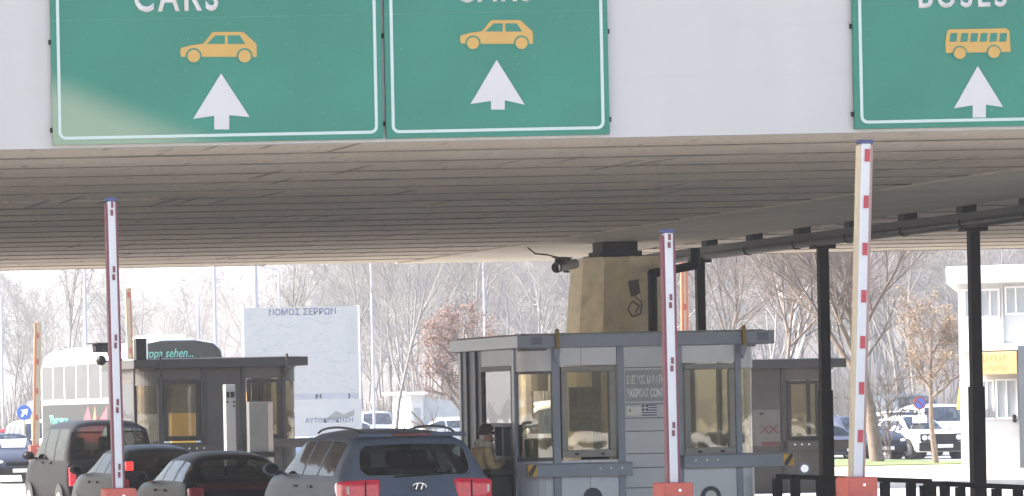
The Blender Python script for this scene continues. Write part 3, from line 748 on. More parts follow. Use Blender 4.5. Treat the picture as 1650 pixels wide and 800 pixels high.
# boxes, cameras and kiosks round the left booth
p = W(236, 562, 76.8)
t = thing('loudspeaker_box', 'dark upright box with a pale edge on the left booth roof', 'loudspeaker', (p.x - .12, 76.9, 2.98))
m = MB(); m.box(-.06, .14, 0, .25, 0, .42); m.build('box', M_BLACK, t, bevel=.01)
m = MB(); m.box(.14, .165, .0, .25, .02, .42); m.build('pale_edge', M_PAPER, t)
p = W(178, 566, 76.5)
cctv('dark security camera mounted on the corner of the left booth roof', (p.x, 76.7, p.z + .06), R(-58), 1.15, M_BLACK)
p = W(166, 581, 76.5)
t = thing('dome_camera', 'small black dome camera under the boxy roof camera', 'security camera', (p.x, 76.7, p.z))
m = MB(); m.sphere((0, 0, 0), .10); m.tube((0, 0, 0), (.42, .25, -.05), .02, n=6); m.build('body', M_BLACK, t)
def kiosk(x0, x1, yt, Y, label, m1, disp):
    a = W(x0, yt, Y); b = W(x1, yt, Y)
    t = thing('ticket_terminal', label, 'terminal', ((a.x + b.x) / 2, Y, .15), group='terminals by the left booth')
    w2 = (b.x - a.x) / 2; h = a.z - .15
    m = MB(); m.box(-w2, w2, 0, .22, 0, h); m.build('cabinet', m1, t, bevel=.01)
    if disp:
        m = MB(); m.box(-w2 + .02, -.02, -.012, 0, h - .25, h - .14); m.box(.0, w2 - .02, -.012, 0, h - .25, h - .14)
        m.tube((-.06, -.02, h - .33), (-.06, 0, h - .33), .02); m.tube((.06, -.02, h - .33), (.06, 0, h - .33), .02); m.tube((.06, -.02, h - .41), (.06, 0, h - .41), .02)
        m.build('display', M_BLACK, t)
    else:
        m = MB(); m.box(-w2 - .02, w2 + .02, -.04, .0, h - 1.05, h - .95); m.build('ledge', M_BLACK, t)
        m = MB(); m.box(w2 - .09, w2 - .0, -.01, 0, .0, h - .02); m.build('side_trim', mat('taupe_trim', (.25, .22, .2), .5), t)
kiosk(363, 379, 620, 75.4, 'slim light grey terminal with a small black display', mat('light_grey_steel', (.25, .255, .25), .45), True)
kiosk(401, 439, 648, 75.0, 'broad dark grey cabinet in front of the left booth window', mat('dark_grey_steel', (.10, .10, .095), .5), False)

# ------------------------------------------------------------------ barriers
def barrier(label, xb, yb, xt, yt, Y, wpx, bw, edge, refl, style, zb=0.):
    a = W(xb, yb, Y); b = W(xt, yt, Y)
    t = thing('boom_barrier', label, 'barrier', (a.x, Y, zb), group='raised boom barriers')
    h = a.z - zb; w2 = bw / 2
    m = MB(); m.box(-w2, w2, -.13, .13, 0, h); hs = m.build('housing', M_ORNG, t, bevel=.02)
    m = MB(); m.box(-w2 + .02, -w2 + .035, -.134, -.13, 0, h - .03); m.box(-w2 + .06, w2 - .06, -.134, -.13, .1, h - .12); m.build('door_panel', mat('orange_red_door', (.27, .045, .03), .5), hs)
    m = MB(); m.tube((.02, -.138, h - .07), (.02, -.13, h - .07), .014, n=8); m.build('lock', M_CLEAR, hs)
    L_ = (b - a).length; dx = b.x - a.x; ang = math.atan2(dx, b.z - a.z)
    arm = bpy.data.objects.new('arm', None)
    w_ = wpx * Y / F / 2
    if style == 'red':
        m = MB(); m.box(-w_ * .62, w_ * .62, -.045, .045, 0, L_); body = mat('barrier_white', (.38, .38, .395), .5, var=.04)
    elif style == 'beige':
        m = MB(); m.box(-w_ * .62, w_ * .62, -.045, .045, 0, L_); body = mat('barrier_white', (.38, .38, .395), .5, var=.04)
    else:
        m = MB(); m.box(-w_ * .3, w_ * .3, -.045, .045, 0, L_); body = M_BEIGE
    o = m.build('arm', body, t, loc=(0, 0, h), rot=(0, ang, 0), bevel=.006)
    le, re = edge
    k = .62 if style != 'old' else .3
    m = MB(); m.box(-w_, -w_ * k, -.035, .035, 0, L_ - .02); m.build('edge_strip', le, o)
    m = MB(); m.box(w_ * k, w_, -.035, .035, 0, L_ - .02); m.build('edge_strip', re, o)
    if style != 'old':
        m = MB(); m.box(-w_ * 1.0, w_ * 1.0, -.048, .048, L_, L_ + .035); m.build('end_cap', M_CAP, o, bevel=.01)
    for (z, hh) in refl:
        m = MB()
        if style == 'red':
            m.box(-w_ * .22, w_ * .22, -.052, -.045, z, z + hh * .42); m.box(-w_ * .1, w_ * .3, -.052, -.045, z + hh * .55, z + hh)
            m.build('reflector', M_DRED if style == 'red' else M_RED, o)
        elif style == 'beige':
            m.box(-w_ * .2, w_ * .5, -.052, -.045, z, z + hh); m.build('reflector', M_RED, o)
        else:
            m.box(-w_ * .3, w_ * .3, -.052, -.045, z, z + hh); m.build('reflector', mat('faded_red', (.30, .06, .04), .6), o)
    return t
f1 = lambda base, ys, Y, h: [((base - y) * Y / F, h) for y in ys]
barrier('tallest leftmost raised barrier with dark red edges above the estate car', 191, 787, 178, 325, 36.9, 19, .29, (M_DRED, M_DRED), f1(787, [348, 452, 562, 666, 770], 36.9, .13), 'red')
barrier('raised barrier with bold red blocks and beige edge by the black rails', 1380, 769, 1393, 232, 36.7, 23, .30, (M_BEIGE, mat('brown_edge', (.22, .14, .12), .5)), f1(769, [713, 636, 562, 488, 412, 336, 261], 36.7, .115), 'beige')
barrier('raised barrier with dark red edges in front of the passport booth', 1084, 778, 1075, 376, 36.9, 21, .30, (M_DRED, M_DRED), f1(778, [703, 599, 497, 400], 36.9, .13), 'red')
barrier('weathered beige barrier standing behind the dark van', 58, 718, 61, 519, 100, 11, .33, (mat('orange_edge', (.32, .15, .075), .6), M_BEIGE), f1(718, [678, 635, 588, 546], 100, .14), 'old')
barrier('weathered cream barrier rising behind the left booth roof', 213, 663, 206, 464, 100, 9.5, .33, (M_BEIGE, mat('orange_edge', (.32, .15, .075), .6)), f1(663, [608, 570, 480], 100, .14), 'old')
barrier('orange and cream barrier far off between the pier and the thin post', 1105, 700, 1102, 407, 90, 11, .33, (mat('orange_edge2', (.42, .12, .05), .6), mat('orange_edge2', (.42, .12, .05), .6)), f1(700, [640, 560, 500], 90, .14), 'old', .1)

# ------------------------------------------------------------------ black guard rails on the right
def guard(label, x0, x1, y0, y1, Y, nleg, Y2=None):
    a = W(x0, y0, Y); b = W(x1, y1, Y2 or Y)
    t = thing('guard_rail', label, 'guard rail', (a.x, Y, 0), group='black guard rails')
    Ln = b.x - a.x; h = a.z; dz = b.z - a.z; dy = b.y - a.y
    P = lambda f, off: (Ln * f, dy * f + off)
    m = MB()
    for off in (0, .62):
        p, q = P(0, off), P(1, off)
        m.add([(p[0], p[1] - .03, h - .06), (q[0], q[1] - .03, h + dz - .06), (q[0], q[1] + .03, h + dz - .06), (p[0], p[1] + .03, h - .06),
               (p[0], p[1] - .03, h), (q[0], q[1] - .03, h + dz), (q[0], q[1] + .03, h + dz), (p[0], p[1] + .03, h)],
              [(0, 3, 2, 1), (4, 5, 6, 7), (0, 1, 5, 4), (1, 2, 6, 5), (2, 3, 7, 6), (3, 0, 4, 7)])
    m.build('top_bar', M_DSTEEL, t)
    for i in range(nleg):
        for off in (0, .62):
            p = P(i / (nleg - 1), off); x = p[0]; wv = .048
            m = MB(); m.box(x - wv, x + wv, p[1] - wv, p[1] + wv, 0, h + dz * i / (nleg - 1) - .06); m.build('leg', M_DSTEEL, t)
    for i in (0, nleg - 1):
        p = P(i / (nleg - 1), 0); m = MB(); m.box(p[0] - .03, p[0] + .03, p[1] + .03, p[1] + .59, h + dz * i / (nleg - 1) - .06, h + dz * i / (nleg - 1) - .003); m.build('cross_bar', M_DSTEEL, t)
guard('black guard rail on both sides of the orange barrier housing', 1281, 1500, 765, 772, 50.5, 4, 49.0)
guard('black guard rail beneath the thick post at the right edge', 1522, 1700, 776, 784, 49.3, 4, 48.4)

# thin white conduit post and building
t = tag(MB().tube((W(1556, 600, 99).x, 99, 0), (W(1556, 600, 99).x, 99, 4.6), .03, n=8).build('thin_pole', M_WHITE), 'thin white pole at the corner of the white building', 'pole')
# ------------------------------------------------------------------ vehicles
PROF = {
 'suv': [(0, .28, .50, .52, .80, .86, .82, .74), (.008, .20, .57, .59, .88, .95, .92, .78), (.018, .18, .615, .64, .92, .98, .95, .80), (.075, .17, .63, .905, .93, 1, .97, .755),
         (.11, .17, .63, .962, .93, 1, .97, .72), (.20, .17, .63, .99, .93, 1, .97, .705), (.40, .17, .63, 1.0, .93, 1, .97, .70), (.55, .17, .635, .985, .93, 1, .97, .72), (.66, .17, .64, .87, .93, 1, .965, .75),
         (.75, .17, .645, .67, .93, 1, .955, .80), (.90, .17, .58, .60, .93, .98, .90, .76), (.97, .19, .47, .49, .88, .93, .84, .70), (1, .24, .38, .40, .7, .80, .74, .60)],
 'hatch': [(0, .28, .50, .52, .78, .85, .82, .72), (.012, .2, .57, .59, .88, .95, .91, .74), (.03, .17, .65, .68, .92, .98, .94, .76), (.11, .16, .66, .90, .93, 1, .96, .71),
           (.16, .16, .66, .962, .93, 1, .96, .70), (.30, .16, .66, 1.0, .93, 1, .96, .70), (.47, .16, .655, .985, .93, 1, .96, .69), (.58, .16, .65, .87, .93, 1, .95, .71),
           (.70, .16, .65, .67, .93, 1, .94, .77), (.88, .17, .59, .61, .93, .98, .89, .74), (.97, .19, .49, .51, .88, .93, .84, .68), (1, .26, .38, .40, .7, .80, .74, .58)],
 'sedan': [(0, .28, .50, .52, .78, .85, .82, .72), (.01, .2, .62, .64, .88, .95, .91, .76), (.03, .17, .68, .70, .92, .98, .93, .78), (.12, .16, .69, .71, .93, 1, .95, .78),
           (.20, .16, .68, .86, .93, 1, .96, .73), (.27, .16, .67, .965, .93, 1, .96, .70), (.38, .16, .665, 1.0, .93, 1, .96, .69), (.52, .16, .66, .98, .93, 1, .96, .69),
           (.70, .16, .66, .68, .93, 1, .94, .77), (.88, .17, .60, .62, .93, .98, .89, .74), (.97, .19, .50, .52, .88, .93, .84, .68), (1, .26, .38, .40, .7, .80, .74, .58)],
 'van': [(0, .22, .50, .52, .86, .92, .90, .86), (.006, .17, .54, .56, .90, .97, .95, .88), (.014, .16, .555, .60, .92, .99, .97, .88), (.045, .15, .56, .93, .93, 1, .98, .85),
         (.075, .15, .56, .98, .93, 1, .98, .80), (.18, .15, .56, 1.0, .93, 1, .98, .79), (.52, .15, .57, .995, .93, 1, .98, .78), (.62, .15, .58, .95, .93, 1, .97, .78),
         (.79, .15, .60, .62, .93, 1, .96, .82), (.92, .16, .52, .54, .92, .97, .90, .78), (.975, .18, .42, .44, .88, .93, .86, .72), (1, .22, .33, .35, .7, .82, .78, .62)],
}
def pchip(x, y, xs):
    x = np.asarray(x, float); y = np.asarray(y, float); h = np.diff(x); d = np.diff(y) / h; m = np.zeros_like(y)
    for i in range(1, len(x) - 1):
        if d[i - 1] * d[i] > 0:
            w1 = 2 * h[i] + h[i - 1]; w2 = h[i] + 2 * h[i - 1]; m[i] = (w1 + w2) / (w1 / d[i - 1] + w2 / d[i])
    m[0] = d[0]; m[-1] = d[-1]
    k = np.clip(np.searchsorted(x, xs) - 1, 0, len(x) - 2); t = (xs - x[k]) / h[k]
    return (2 * t**3 - 3 * t**2 + 1) * y[k] + (t**3 - 2 * t**2 + t) * h[k] * m[k] + (-2 * t**3 + 3 * t**2) * y[k + 1] + (t**3 - t**2) * h[k] * m[k + 1]
WINS = {
 'suv': [('side', .13, .29), ('side', .31, .455), ('side', .475, .68), ('top', .022, .068), ('top', .565, .735)],
 'hatch': [('side', .10, .22), ('side', .25, .42), ('side', .44, .64), ('top', .036, .115), ('top', .49, .69)],
 'sedan': [('side', .20, .38), ('side', .40, .64), ('top', .135, .255), ('top', .53, .69)],
 'van': [('side', .10, .28), ('side', .31, .50), ('side', .52, .72), ('top2', .017, .048), ('top', .625, .775)],
}
def car_body(kind, Lc, Wc, H):
    P = PROF[kind]; wins = WINS[kind]
    base = np.array([p[0] for p in P])
    ys = set()
    for a, b in zip(base[:-1], base[1:]):
        nn = 4 if b - a < .06 else 3
        for k in range(nn): ys.add(round(a + (b - a) * k / nn, 5))
    ys.add(1.0)
    for w_ in wins: ys.add(w_[1]); ys.add(w_[2])
    ys = np.array(sorted(ys))
    cols = [pchip(base, [p[c] for p in P], ys) for c in range(1, 8)]
    rings = []
    for j, y in enumerate(ys):
        zb, ze, zt, wl, wm, wb, wr = [c[j] for c in cols]
        zb, ze, zt = zb * H, ze * H, zt * H; wl, wm, wb, wr = [v * Wc / 2 for v in (wl, wm, wb, wr)]
        k = min(1, max(0.05, (zt - ze) / .2)); fr = max(0, (zt - ze) / (H - ze)) ** 4; rz_ = .05 + .06 * fr; rx_ = .075 + .10 * fr; zr = max(ze + .002, zt - rz_ * k)
        L_ = lambda t, bul=0: (wb + (wr - wb) * t + bul * k, ze + (zr - ze) * t)
        half = [(0, zb), (wl * .9, zb), (wl, zb + .08), (wm, zb + (ze - zb) * .55), (wm * .55 + wb * .45, zb + (ze - zb) * .86), (wb, ze), L_(.09, .004), L_(.5, .02), L_(.93, .004), (wr, zr),
                (wr - rx_, zt - (.012 + .016 * fr) * k), (wr * .5, zt), (wr * .06, zt + .008 * k), (0, zt + .008 * k)]
        ring = [(p[0], y * Lc, p[1]) for p in half] + [(-p[0], y * Lc, p[1]) for p in half[-2:0:-1]]
        rings.append(ring)
    n = len(rings[0]); NH = 14
    def seg_kind(i):
        # i-th segment between i and i+1 ; mirrored index
        s = i if i < NH - 1 else (n - 1 - i)
        return s, (1 if i < NH - 1 else -1)
    V = [p for r_ in rings for p in r_]
    body = []; wf = {}
    for j in range(len(rings) - 1):
        ym = (ys[j] + ys[j + 1]) / 2
        for i in range(n):
            s, sd = seg_kind(i); f = (j * n + i, j * n + (i + 1) % n, (j + 1) * n + (i + 1) % n, (j + 1) * n + i)
            hit = None
            for wi, (kd, a, b) in enumerate(wins):
                if a < ym < b:
                    if kd == 'side' and s in (6, 7): hit = (wi, sd)
                    if kd == 'top' and s in (10, 11, 12): hit = (wi, 0)
                    if kd == 'top2' and s in (10, 11): hit = (wi, sd)
            if hit: wf.setdefault(hit, []).append(f)
            else: body.append(f)
    body.append(tuple(range(n))); body.append(tuple(range((len(rings) - 1) * n + n - 1, (len(rings) - 1) * n - 1, -1)))
    return V, body, wf, lambda y: [c_[0] for c_ in [pchip(base, [p[c] for p in P], np.array([y])) for c in range(1, 8)]]
def lens(mb, c, sx, sy, sz, n=10):
    mb.sphere(c, 1, sx, sy, sz, n)
def car(label, kind, Lc, Wc, H, paint, loc, rz=0, front=False, gl=None, cat='car', lit=None, details=True, plate=True, name='parked_car', group=None, rack=False):
    if front: loc = (loc[0] + Lc * math.sin(rz), loc[1] - Lc * math.cos(rz), loc[2])
    T = thing(name, label, cat, loc, rz, group)
    V, body, wf, sec = car_body(kind, Lc, Wc, H)
    b = MB(); b.add(V, body); bo = b.build('body', paint, T, smooth=True, recalc=True)
    used = {}
    for (wi, sd), fs in wf.items():
        kd = WINS[kind][wi][0]; yy = WINS[kind][wi][1]
        m = MB(); m.add(V, fs)
        nm = 'side_window' if kd == 'side' else ('rear_window' if yy < .3 else 'windscreen')
        o = m.build(nm, gl or M_CGLASS, T, smooth=True, recalc=False)
        bm = bmesh.new(); bm.from_mesh(o.data); bmesh.ops.delete(bm, geom=[v for v in bm.verts if not v.link_faces], context='VERTS'); bmesh.ops.recalc_face_normals(bm, faces=bm.faces); bm.to_mesh(o.data); bm.free()
        # rubber frame from the patch boundary
    # rounded lower and upper corners of the rear glass
    if kind in ('suv', 'hatch'):
        wy = [w_ for w_ in WINS[kind] if w_[0] == 'top'][0]
        def sp(yf, u):
            zb, ze, zt, wl, wm, wb, wr = sec(yf); ze *= H; zt *= H; wr *= Wc / 2
            k = min(1, max(0.05, (zt - ze) / .2)); fr = max(0, (zt - ze) / (H - ze)) ** 4; xe = wr - .075 - .10 * fr
            x = u * xe; z = zt - (.012 + .016 * fr) * k * max(0, abs(x) - wr * .5) / max(1e-3, xe - wr * .5)
            return (x, yf * Lc - .008, z + .006)
        rx, ry = .16, .32; dy = wy[2] - wy[1]
        for su in (-1, 1):
            for (yc, sy) in ((wy[1], 1), (wy[2], -1)):
                pts = [sp(yc, su)]
                for k in range(6):
                    an = math.pi / 2 * k / 5
                    pts.append(sp(yc + sy * dy * ry * (1 - math.sin(an)), su * (1 - rx * (1 - math.cos(an)))))
                m = MB(); m.add(pts, [(0, k, k + 1) for k in range(1, 6)]); m.build('glass_corner', paint, T)
    # interior
    m = MB(); m.box(-Wc * .40, Wc * .40, Lc * .12, Lc * .72, H * .28, H * .30)
    m.box(-Wc * .40, Wc * .40, Lc * .70, Lc * .74, H * .28, H * .60); m.build('cabin_floor', M_SEAT, T)
    for yy in (.26, .50):
        for x in (-.36, .36):
            m = MB(); m.box(x - .24, x + .24, Lc * yy, Lc * yy + .13, H * .3, H * .70); m.box(x - .24, x + .24, Lc * yy + .1, Lc * yy + .55, H * .3, H * .38)
            m.box(x - .12, x + .12, Lc * yy + .02, Lc * yy + .12, H * .70, H * .83); m.build('seat', M_SEAT, T, bevel=.05)
    # wheels
    for yy in (.17, .81):
        for sx in (-1, 1):
            r_ = .31 if kind != 'suv' else .36
            m = MB(); x = sx * (Wc / 2 - .19)
            m.tube((x, Lc * yy, r_), (x + sx * .20, Lc * yy, r_), r_, n=24); t_ = m.build('wheel', M_TYRE, T)
            m = MB(); m.tube((x + sx * .19, Lc * yy, r_), (x + sx * .207, Lc * yy, r_), r_ * .62, n=20); m.build('rim', M_RIM, t_)
            m = MB()
            for k in range(9):
                a0 = math.pi * k / 9; a1 = math.pi * (k + 1) / 9; R0 = r_ + .05
                m.add([(x + sx * .197, Lc * yy + R0 * math.cos(a0), r_ + R0 * math.sin(a0)), (x + sx * .197, Lc * yy + R0 * math.cos(a1), r_ + R0 * math.sin(a1)), (x + sx * .205, Lc * yy, r_)], [(0, 1, 2)])
            m.build('wheel_arch', M_BLACK, T)
    # mirrors
    zb, ze, zt, wl, wm, wb, wr = sec(.70 if kind in ('suv', 'van') else .66)
    for sx in (-1, 1):
        m = MB(); ym = Lc * (.70 if kind in ('suv', 'van') else .655)
        m.sphere((sx * (Wc / 2 + .10), ym, ze * H + .09), 1, .115, .07, .085, 12); o = m.build('wing_mirror', paint, T, smooth=True)
        m = MB(); m.sphere((sx * (Wc / 2 + .10), ym - .045, ze * H + .09), 1, .09, .04, .065, 10); m.build('mirror_glass', M_BLACK, o)
        m = MB(); m.box(min(sx * (wb * Wc / 2 - .02), sx * (Wc / 2 + .05)), max(sx * (wb * Wc / 2 - .02), sx * (Wc / 2 + .05)), ym - .02, ym + .03, ze * H + .02, ze * H + .06); m.build('mirror_arm', M_BLACK, o)
    for yy in (.33, .50):
        for sx in (-1, 1):
            zz = H * .56; m = MB(); x = sx * Wc / 2 * .985
            m.box(min(x, x + sx * .03), max(x, x + sx * .03), Lc * yy, Lc * yy + .18, zz, zz + .035); m.build('door_handle', paint, T, bevel=.01)
    # bumpers, plate
    m = MB(); m.box(-Wc * .43, Wc * .43, -.03, .05, .30, .50); m.build('rear_bumper', paint if kind != 'van' else M_BLACK, T, bevel=.03)
    m = MB(); m.box(-Wc * .40, Wc * .40, Lc - .06, Lc + .03, .26, .46); m.build('front_bumper', M_BLACK, T, bevel=.03)
    if plate:
        m = MB(); m.box(-.26, .26, -.055, -.045, .52, .63); m.build('number_plate', M_PLATE, T)
        m = MB(); m.box(-.26, .26, Lc + .03, Lc + .04, .32, .43); m.build('number_plate', M_PLATE, T)
    # grille, headlights
    m = MB(); m.box(-Wc * .26, Wc * .26, Lc - .10, Lc - .0, H * .36, H * .44) if kind not in ('van',) else m.box(-Wc * .26, Wc * .26, Lc - .05, Lc + .0, H * .28, H * .36); m.build('grille', M_BLACK, T)
    for sx in (-1, 1):
        m = MB(); lens(m, (sx * Wc * .345, Lc * .972, H * (.42 if kind != 'van' else .36)), .17, .10, .085); m.build('headlight', M_CLEAR, T, smooth=True)
    if rack:
        for sx in (-1, 1):
            m = MB(); m.path([(sx * Wc * .33, Lc * .16, H + .0), (sx * Wc * .34, Lc * .20, H + .06), (sx * Wc * .34, Lc * .50, H + .06), (sx * Wc * .33, Lc * .54, H + .0)], .018); m.build('roof_rail', M_BLACK, T)
    return T
def tail_boxes(T, pts, m_, name='tail_light', bev=.03):
    for sx in (-1, 1):
        m = MB(); x0, x1 = sorted((sx * pts[0], sx * pts[1])); m.box(x0, x1, pts[2], pts[3], pts[4], pts[5]); m.build(name, m_, T, bevel=bev)

PNT = lambda nm, c, r_=.42, mt=.0: mat(nm, c, r_, metal=mt, var=.03, coat=.0, spec=.04, scale=1.5)
P_SUV = PNT('steel_blue_car_paint', (.165, .215, .32)); P_BLK = PNT('black_car_paint', (.012, .011, .011)); P_EST = PNT('dark_olive_car_paint', (.025, .028, .028))
P_VAN = PNT('charcoal_van_paint', (.011, .0095, .011)); P_NAVY = PNT('navy_car_paint', (.045, .055, .085)); P_WHT = PNT('white_car_paint', (.78, .78, .78), .3, 0)
P_SIL = PNT('silver_car_paint', (.50, .51, .53)); P_MAR = PNT('maroon_trim', (.10, .012, .014)); P_LBL = PNT('pale_blue_car_paint', (.25, .33, .45))
P_REDC = PNT('dull_red_car_paint', (.25, .04, .05)); P_GRN = PNT('grey_green_car_paint', (.10, .12, .11))

def at(px, Y, z=0): return (W(px, 650, Y).x, Y, z)
# --- the blue-grey SUV, nearest of the queue
SL, SW, SH = 4.68, 1.92, 1.70
suv = car('blue-grey four by four with red tail lights lit, waiting at the blue booth window', 'suv', SL, SW, SH, P_SUV, at(671, 50.0), 0, cat='car', name='queuing_car', group='cars queuing in the lane', plate=False)
# tail lights wrap the rear corners
for sx in (-1, 1):
    m = MB()
    def ring(y, z0, z1, xi, xo): return [(sx * xi, y, z0), (sx * xo, y, z0 + .02), (sx * xo, y, z1 - .02), (sx * xi, y, z1)]
    st = [(-.02, .80, 1.05, .50, .84), (.05, .78, 1.075, .46, .945), (.20, .80, 1.07, .50, .975), (.36, .90, 1.05, .6, .965)]
    vs = [p for s_ in st for p in ring(*s_)]
    fs = [(0, 1, 2, 3), (12, 15, 14, 13)] + [(k * 4 + i, k * 4 + (i + 1) % 4, (k + 1) * 4 + (i + 1) % 4, (k + 1) * 4 + i) for k in range(3) for i in range(4)]
    o = m.add(vs, fs).build('tail_light', M_TAILL, suv, recalc=True, bevel=.035)
    m = MB(); m.box(min(sx * .66, sx * .675), max(sx * .66, sx * .675), -.035, .0, .80, 1.05); m.build('lens_divider', P_BLK, o)
    m = MB(); m.prism_y([(sx * .84, .86), (sx * .90, .90), (sx * .90, .99), (sx * .83, .98)], .0, .03); m.build('clear_segment', M_CLEAR, o)
    pr = []
    for k in range(13):
        q = k / 12; pr.append((sx * (.58 + .035 * math.sin(math.pi * q)), .42 + 2.2 * q, SH - .045 + .075 * math.sin(math.pi * q) ** .6))
    m = MB(); m.path(pr, .015); m.build('roof_rail', M_BLACK, suv)
m = MB(); m.box(-.24, .24, .235, .27, SH - .093, SH - .052); m.build('high_brake_light', mat('dull_red_lens', (.22, .03, .03), .3, coat=.5), suv, bevel=.01)
m = MB(); m.prism_y([(-.72, SH - .10), (-.66, SH - .045), (.66, SH - .045), (.72, SH - .10)], .26, .50); m.build('roof_spoiler', P_SUV, suv, bevel=.02)
m = MB(); m.tube((.0, .60, SH - .02), (.02, .55, SH + .10), .006, n=5); m.build('aerial', M_BLACK, suv)
m = MB(); m.path([(-.28, .085, 1.10), (0.0, .06, 1.115), (.34, .075, 1.13)], .012); m.build('rear_wiper', M_BLACK, suv)
# oval badge with a slanted letter
m = MB(); n = 24; cz = .975
for i in range(n):
    a0, a1 = 2 * math.pi * i / n, 2 * math.pi * (i + 1) / n
    m.tube((.085 * math.cos(a0), -.055, cz + .045 * math.sin(a0)), (.085 * math.cos(a1), -.055, cz + .045 * math.sin(a1)), .008, n=5)
m.tube((-.045, -.055, cz - .035), (-.02, -.055, cz + .036), .010, n=5); m.tube((.02, -.055, cz - .036), (.045, -.055, cz + .035), .010, n=5); m.tube((-.03, -.055, cz - .008), (.03, -.055, cz + .008), .009, n=5)
m.build('badge', M_CHROME, suv)
m = MB(); m.box(-.47, .47, -.05, .0, .84, .875); m.build('tailgate_trim', P_SUV, suv, bevel=.012)
m = MB(); m.path([(-.88, .03, .77), (.88, .03, .77)], .006); m.build('tailgate_gap', M_BLACK, suv)

# --- black car
blk = car('black car with maroon tailgate queuing behind the terminals, left of the blue-grey one', 'hatch', 4.15, 1.68, 1.36, P_BLK, at(386, 59.0), 0, gl=mat and glass('car_glass_mid', (.34, .36, .34), .04, .03, .4), name='queuing_car', group='cars queuing in the lane', cat='car')
m = MB(); m.prism_y([(-.62, .90), (-.66, .78), (.66, .78), (.62, .90)], .0, .09); m.build('maroon_tailgate_strip', P_MAR, blk, bevel=.02)
tail_boxes(blk, (.55, .79, -.01, .14, .62, .84), M_TAIL)
# --- dark estate with one lit lamp behind the tall barrier
est = car('dark green-grey hatchback with one red lamp lit beside the tallest barrier', 'hatch', 4.1, 1.72, 1.43, P_EST, at(265, 65.0), 0, name='queuing_car', group='cars queuing in the lane', cat='car')
tail_boxes(est, (.60, .80, -.0, .16, .70, .88), M_TAIL)
m = MB(); m.box(-.665, -.53, -.03, .02, 1.02, 1.17); m.build('lit_lamp', M_TAILON, est, bevel=.015)
m = MB(); m.box(.53, .665, -.03, .02, 1.02, 1.17); m.build('unlit_lamp', M_TAIL, est, bevel=.015)
# --- van
van = car('black high-roofed van with square rear windows at the left booth', 'van', 4.05, 1.68, 1.84, P_VAN, at(178, 73.6), R(2), cat='van', name='queuing_van', gl=MATS['car_glass_mid'])
tail_boxes(van, (.66, .80, -.02, .10, .62, .98), M_TAIL)
for x in (-.42, .42):
    x0, x1 = x - .26, x + .26
    for (a, b, c, d) in ((x0 - .03, x1 + .03, 1.08, 1.11), (x0 - .03, x1 + .03, 1.60, 1.63)):
        m = MB(); m.box(a, b, .03 + (c - 1.08) * .22, .06 + (c - 1.08) * .22, c, d); m.build('window_surround', M_BLACK, van)
m = MB(); m.box(-.005, .005, -.03, .0, .45, 1.1); m.build('door_gap', M_BLACK, van)

# --- parked and passing cars in the distance
G1 = 'cars parked beyond the booths'
car('dark blue-grey saloon facing the camera at the left edge, papers behind its windscreen', 'sedan', 4.3, 1.70, 1.42, P_NAVY, at(33, 112.2), R(180), front=True, gl=M_CGLASS2, name='oncoming_car')
t = tag(MB().prism_y([(-.35, 0), (.30, 0), (.38, .28), (-.42, .26)], 0, .02).build('sunshade', M_PAPER, loc=(at(22, 113.4)[0], 113.4, 1.02), rot=(R(-25), 0, 0)), 'white crumpled paper shade lying in the windscreen of the left saloon', 'sunshade')
def whitehatch():
    T = car('white square-fronted hatchback with four round headlights, behind the thin brown-leaved tree', 'hatch', 4.0, 1.62, 1.36, P_WHT, at(1520, 122.5), R(182), front=True, gl=M_CGLASS2, group=G1, rack=True)
    m = MB(); m.box(-.74, .74, 3.96, 4.03, .56, .80); m.build('black_grille_panel', M_BLACK, T, bevel=.01)
    for x in (-.62, -.44, .44, .62):
        m = MB(); m.tube((x, 4.03, .68), (x, 4.05, .68), .085, n=16); m.build('round_headlight', M_CLEAR, T)
    m = MB(); m.box(-.78, .78, 3.95, 4.08, .26, .54); m.build('black_front_bumper', M_BLACK, T, bevel=.03)
    m = MB(); m.box(-.24, .24, 4.08, 4.09, .36, .47); m.build('front_plate', M_PLATE, T)
    m = MB()
    for k in range(3): m.tube((-.55, 1.1 + k * .35, 1.44), (.55, 1.1 + k * .35, 1.44), .02, n=6)
    m.build('roof_rack', M_BLACK, T)
whitehatch()
car('silver-white estate half hidden behind the white hatchback', 'suv', 4.3, 1.66, 1.48, P_SIL, at(1488, 128.5), R(180), front=True, gl=M_CGLASS2, group=G1)
car('navy saloon with a white number plate between the two verge trees', 'sedan', 4.3, 1.68, 1.38, P_NAVY, at(1426, 123.2), R(186), front=True, gl=M_CGLASS2, group=G1)
car('white-topped car behind the bold red-blocked barrier', 'hatch', 4.2, 1.75, 1.50, P_WHT, at(1366, 127.2), R(182), front=True, gl=M_CGLASS2, group=G1)
car('dark blue car low behind the barrier and the big bare trunk', 'sedan', 4.4, 1.7, 1.12, P_NAVY, at(1376, 122.2), R(184), front=True, gl=M_CGLASS, group=G1)
vv = car('white van with red markings parked beside the white building', 'van', 4.6, 1.95, 1.66, P_WHT, at(1540, 138.0), R(172), front=True, gl=M_CGLASS2, group=G1, cat='van')
m = MB(); m.prism_z([(-.8, 4.3), (-.2, 4.34), (-.2, 4.40), (-.8, 4.36)], .78, .98); m.build('red_marking', M_RED, vv)
car('grey truck-like van far behind the thin tree', 'van', 5.0, 2.1, 2.05, PNT('dark_slate_paint', (.06, .07, .08)), at(1502, 160), R(180), front=True, group=G1, cat='van', gl=M_CGLASS2)
car('pale blue car between the left booth and the map board foot', 'sedan', 4.3, 1.7, 1.40, P_LBL, at(515, 104), R(96), gl=M_CGLASS2, group=G1)
car('white saloon seen over the roof rails of the blue-grey car', 'sedan', 4.3, 1.7, 1.42, P_WHT, (at(620, 176)[0], 176, 0), R(90), gl=M_CGLASS2, group=G1)
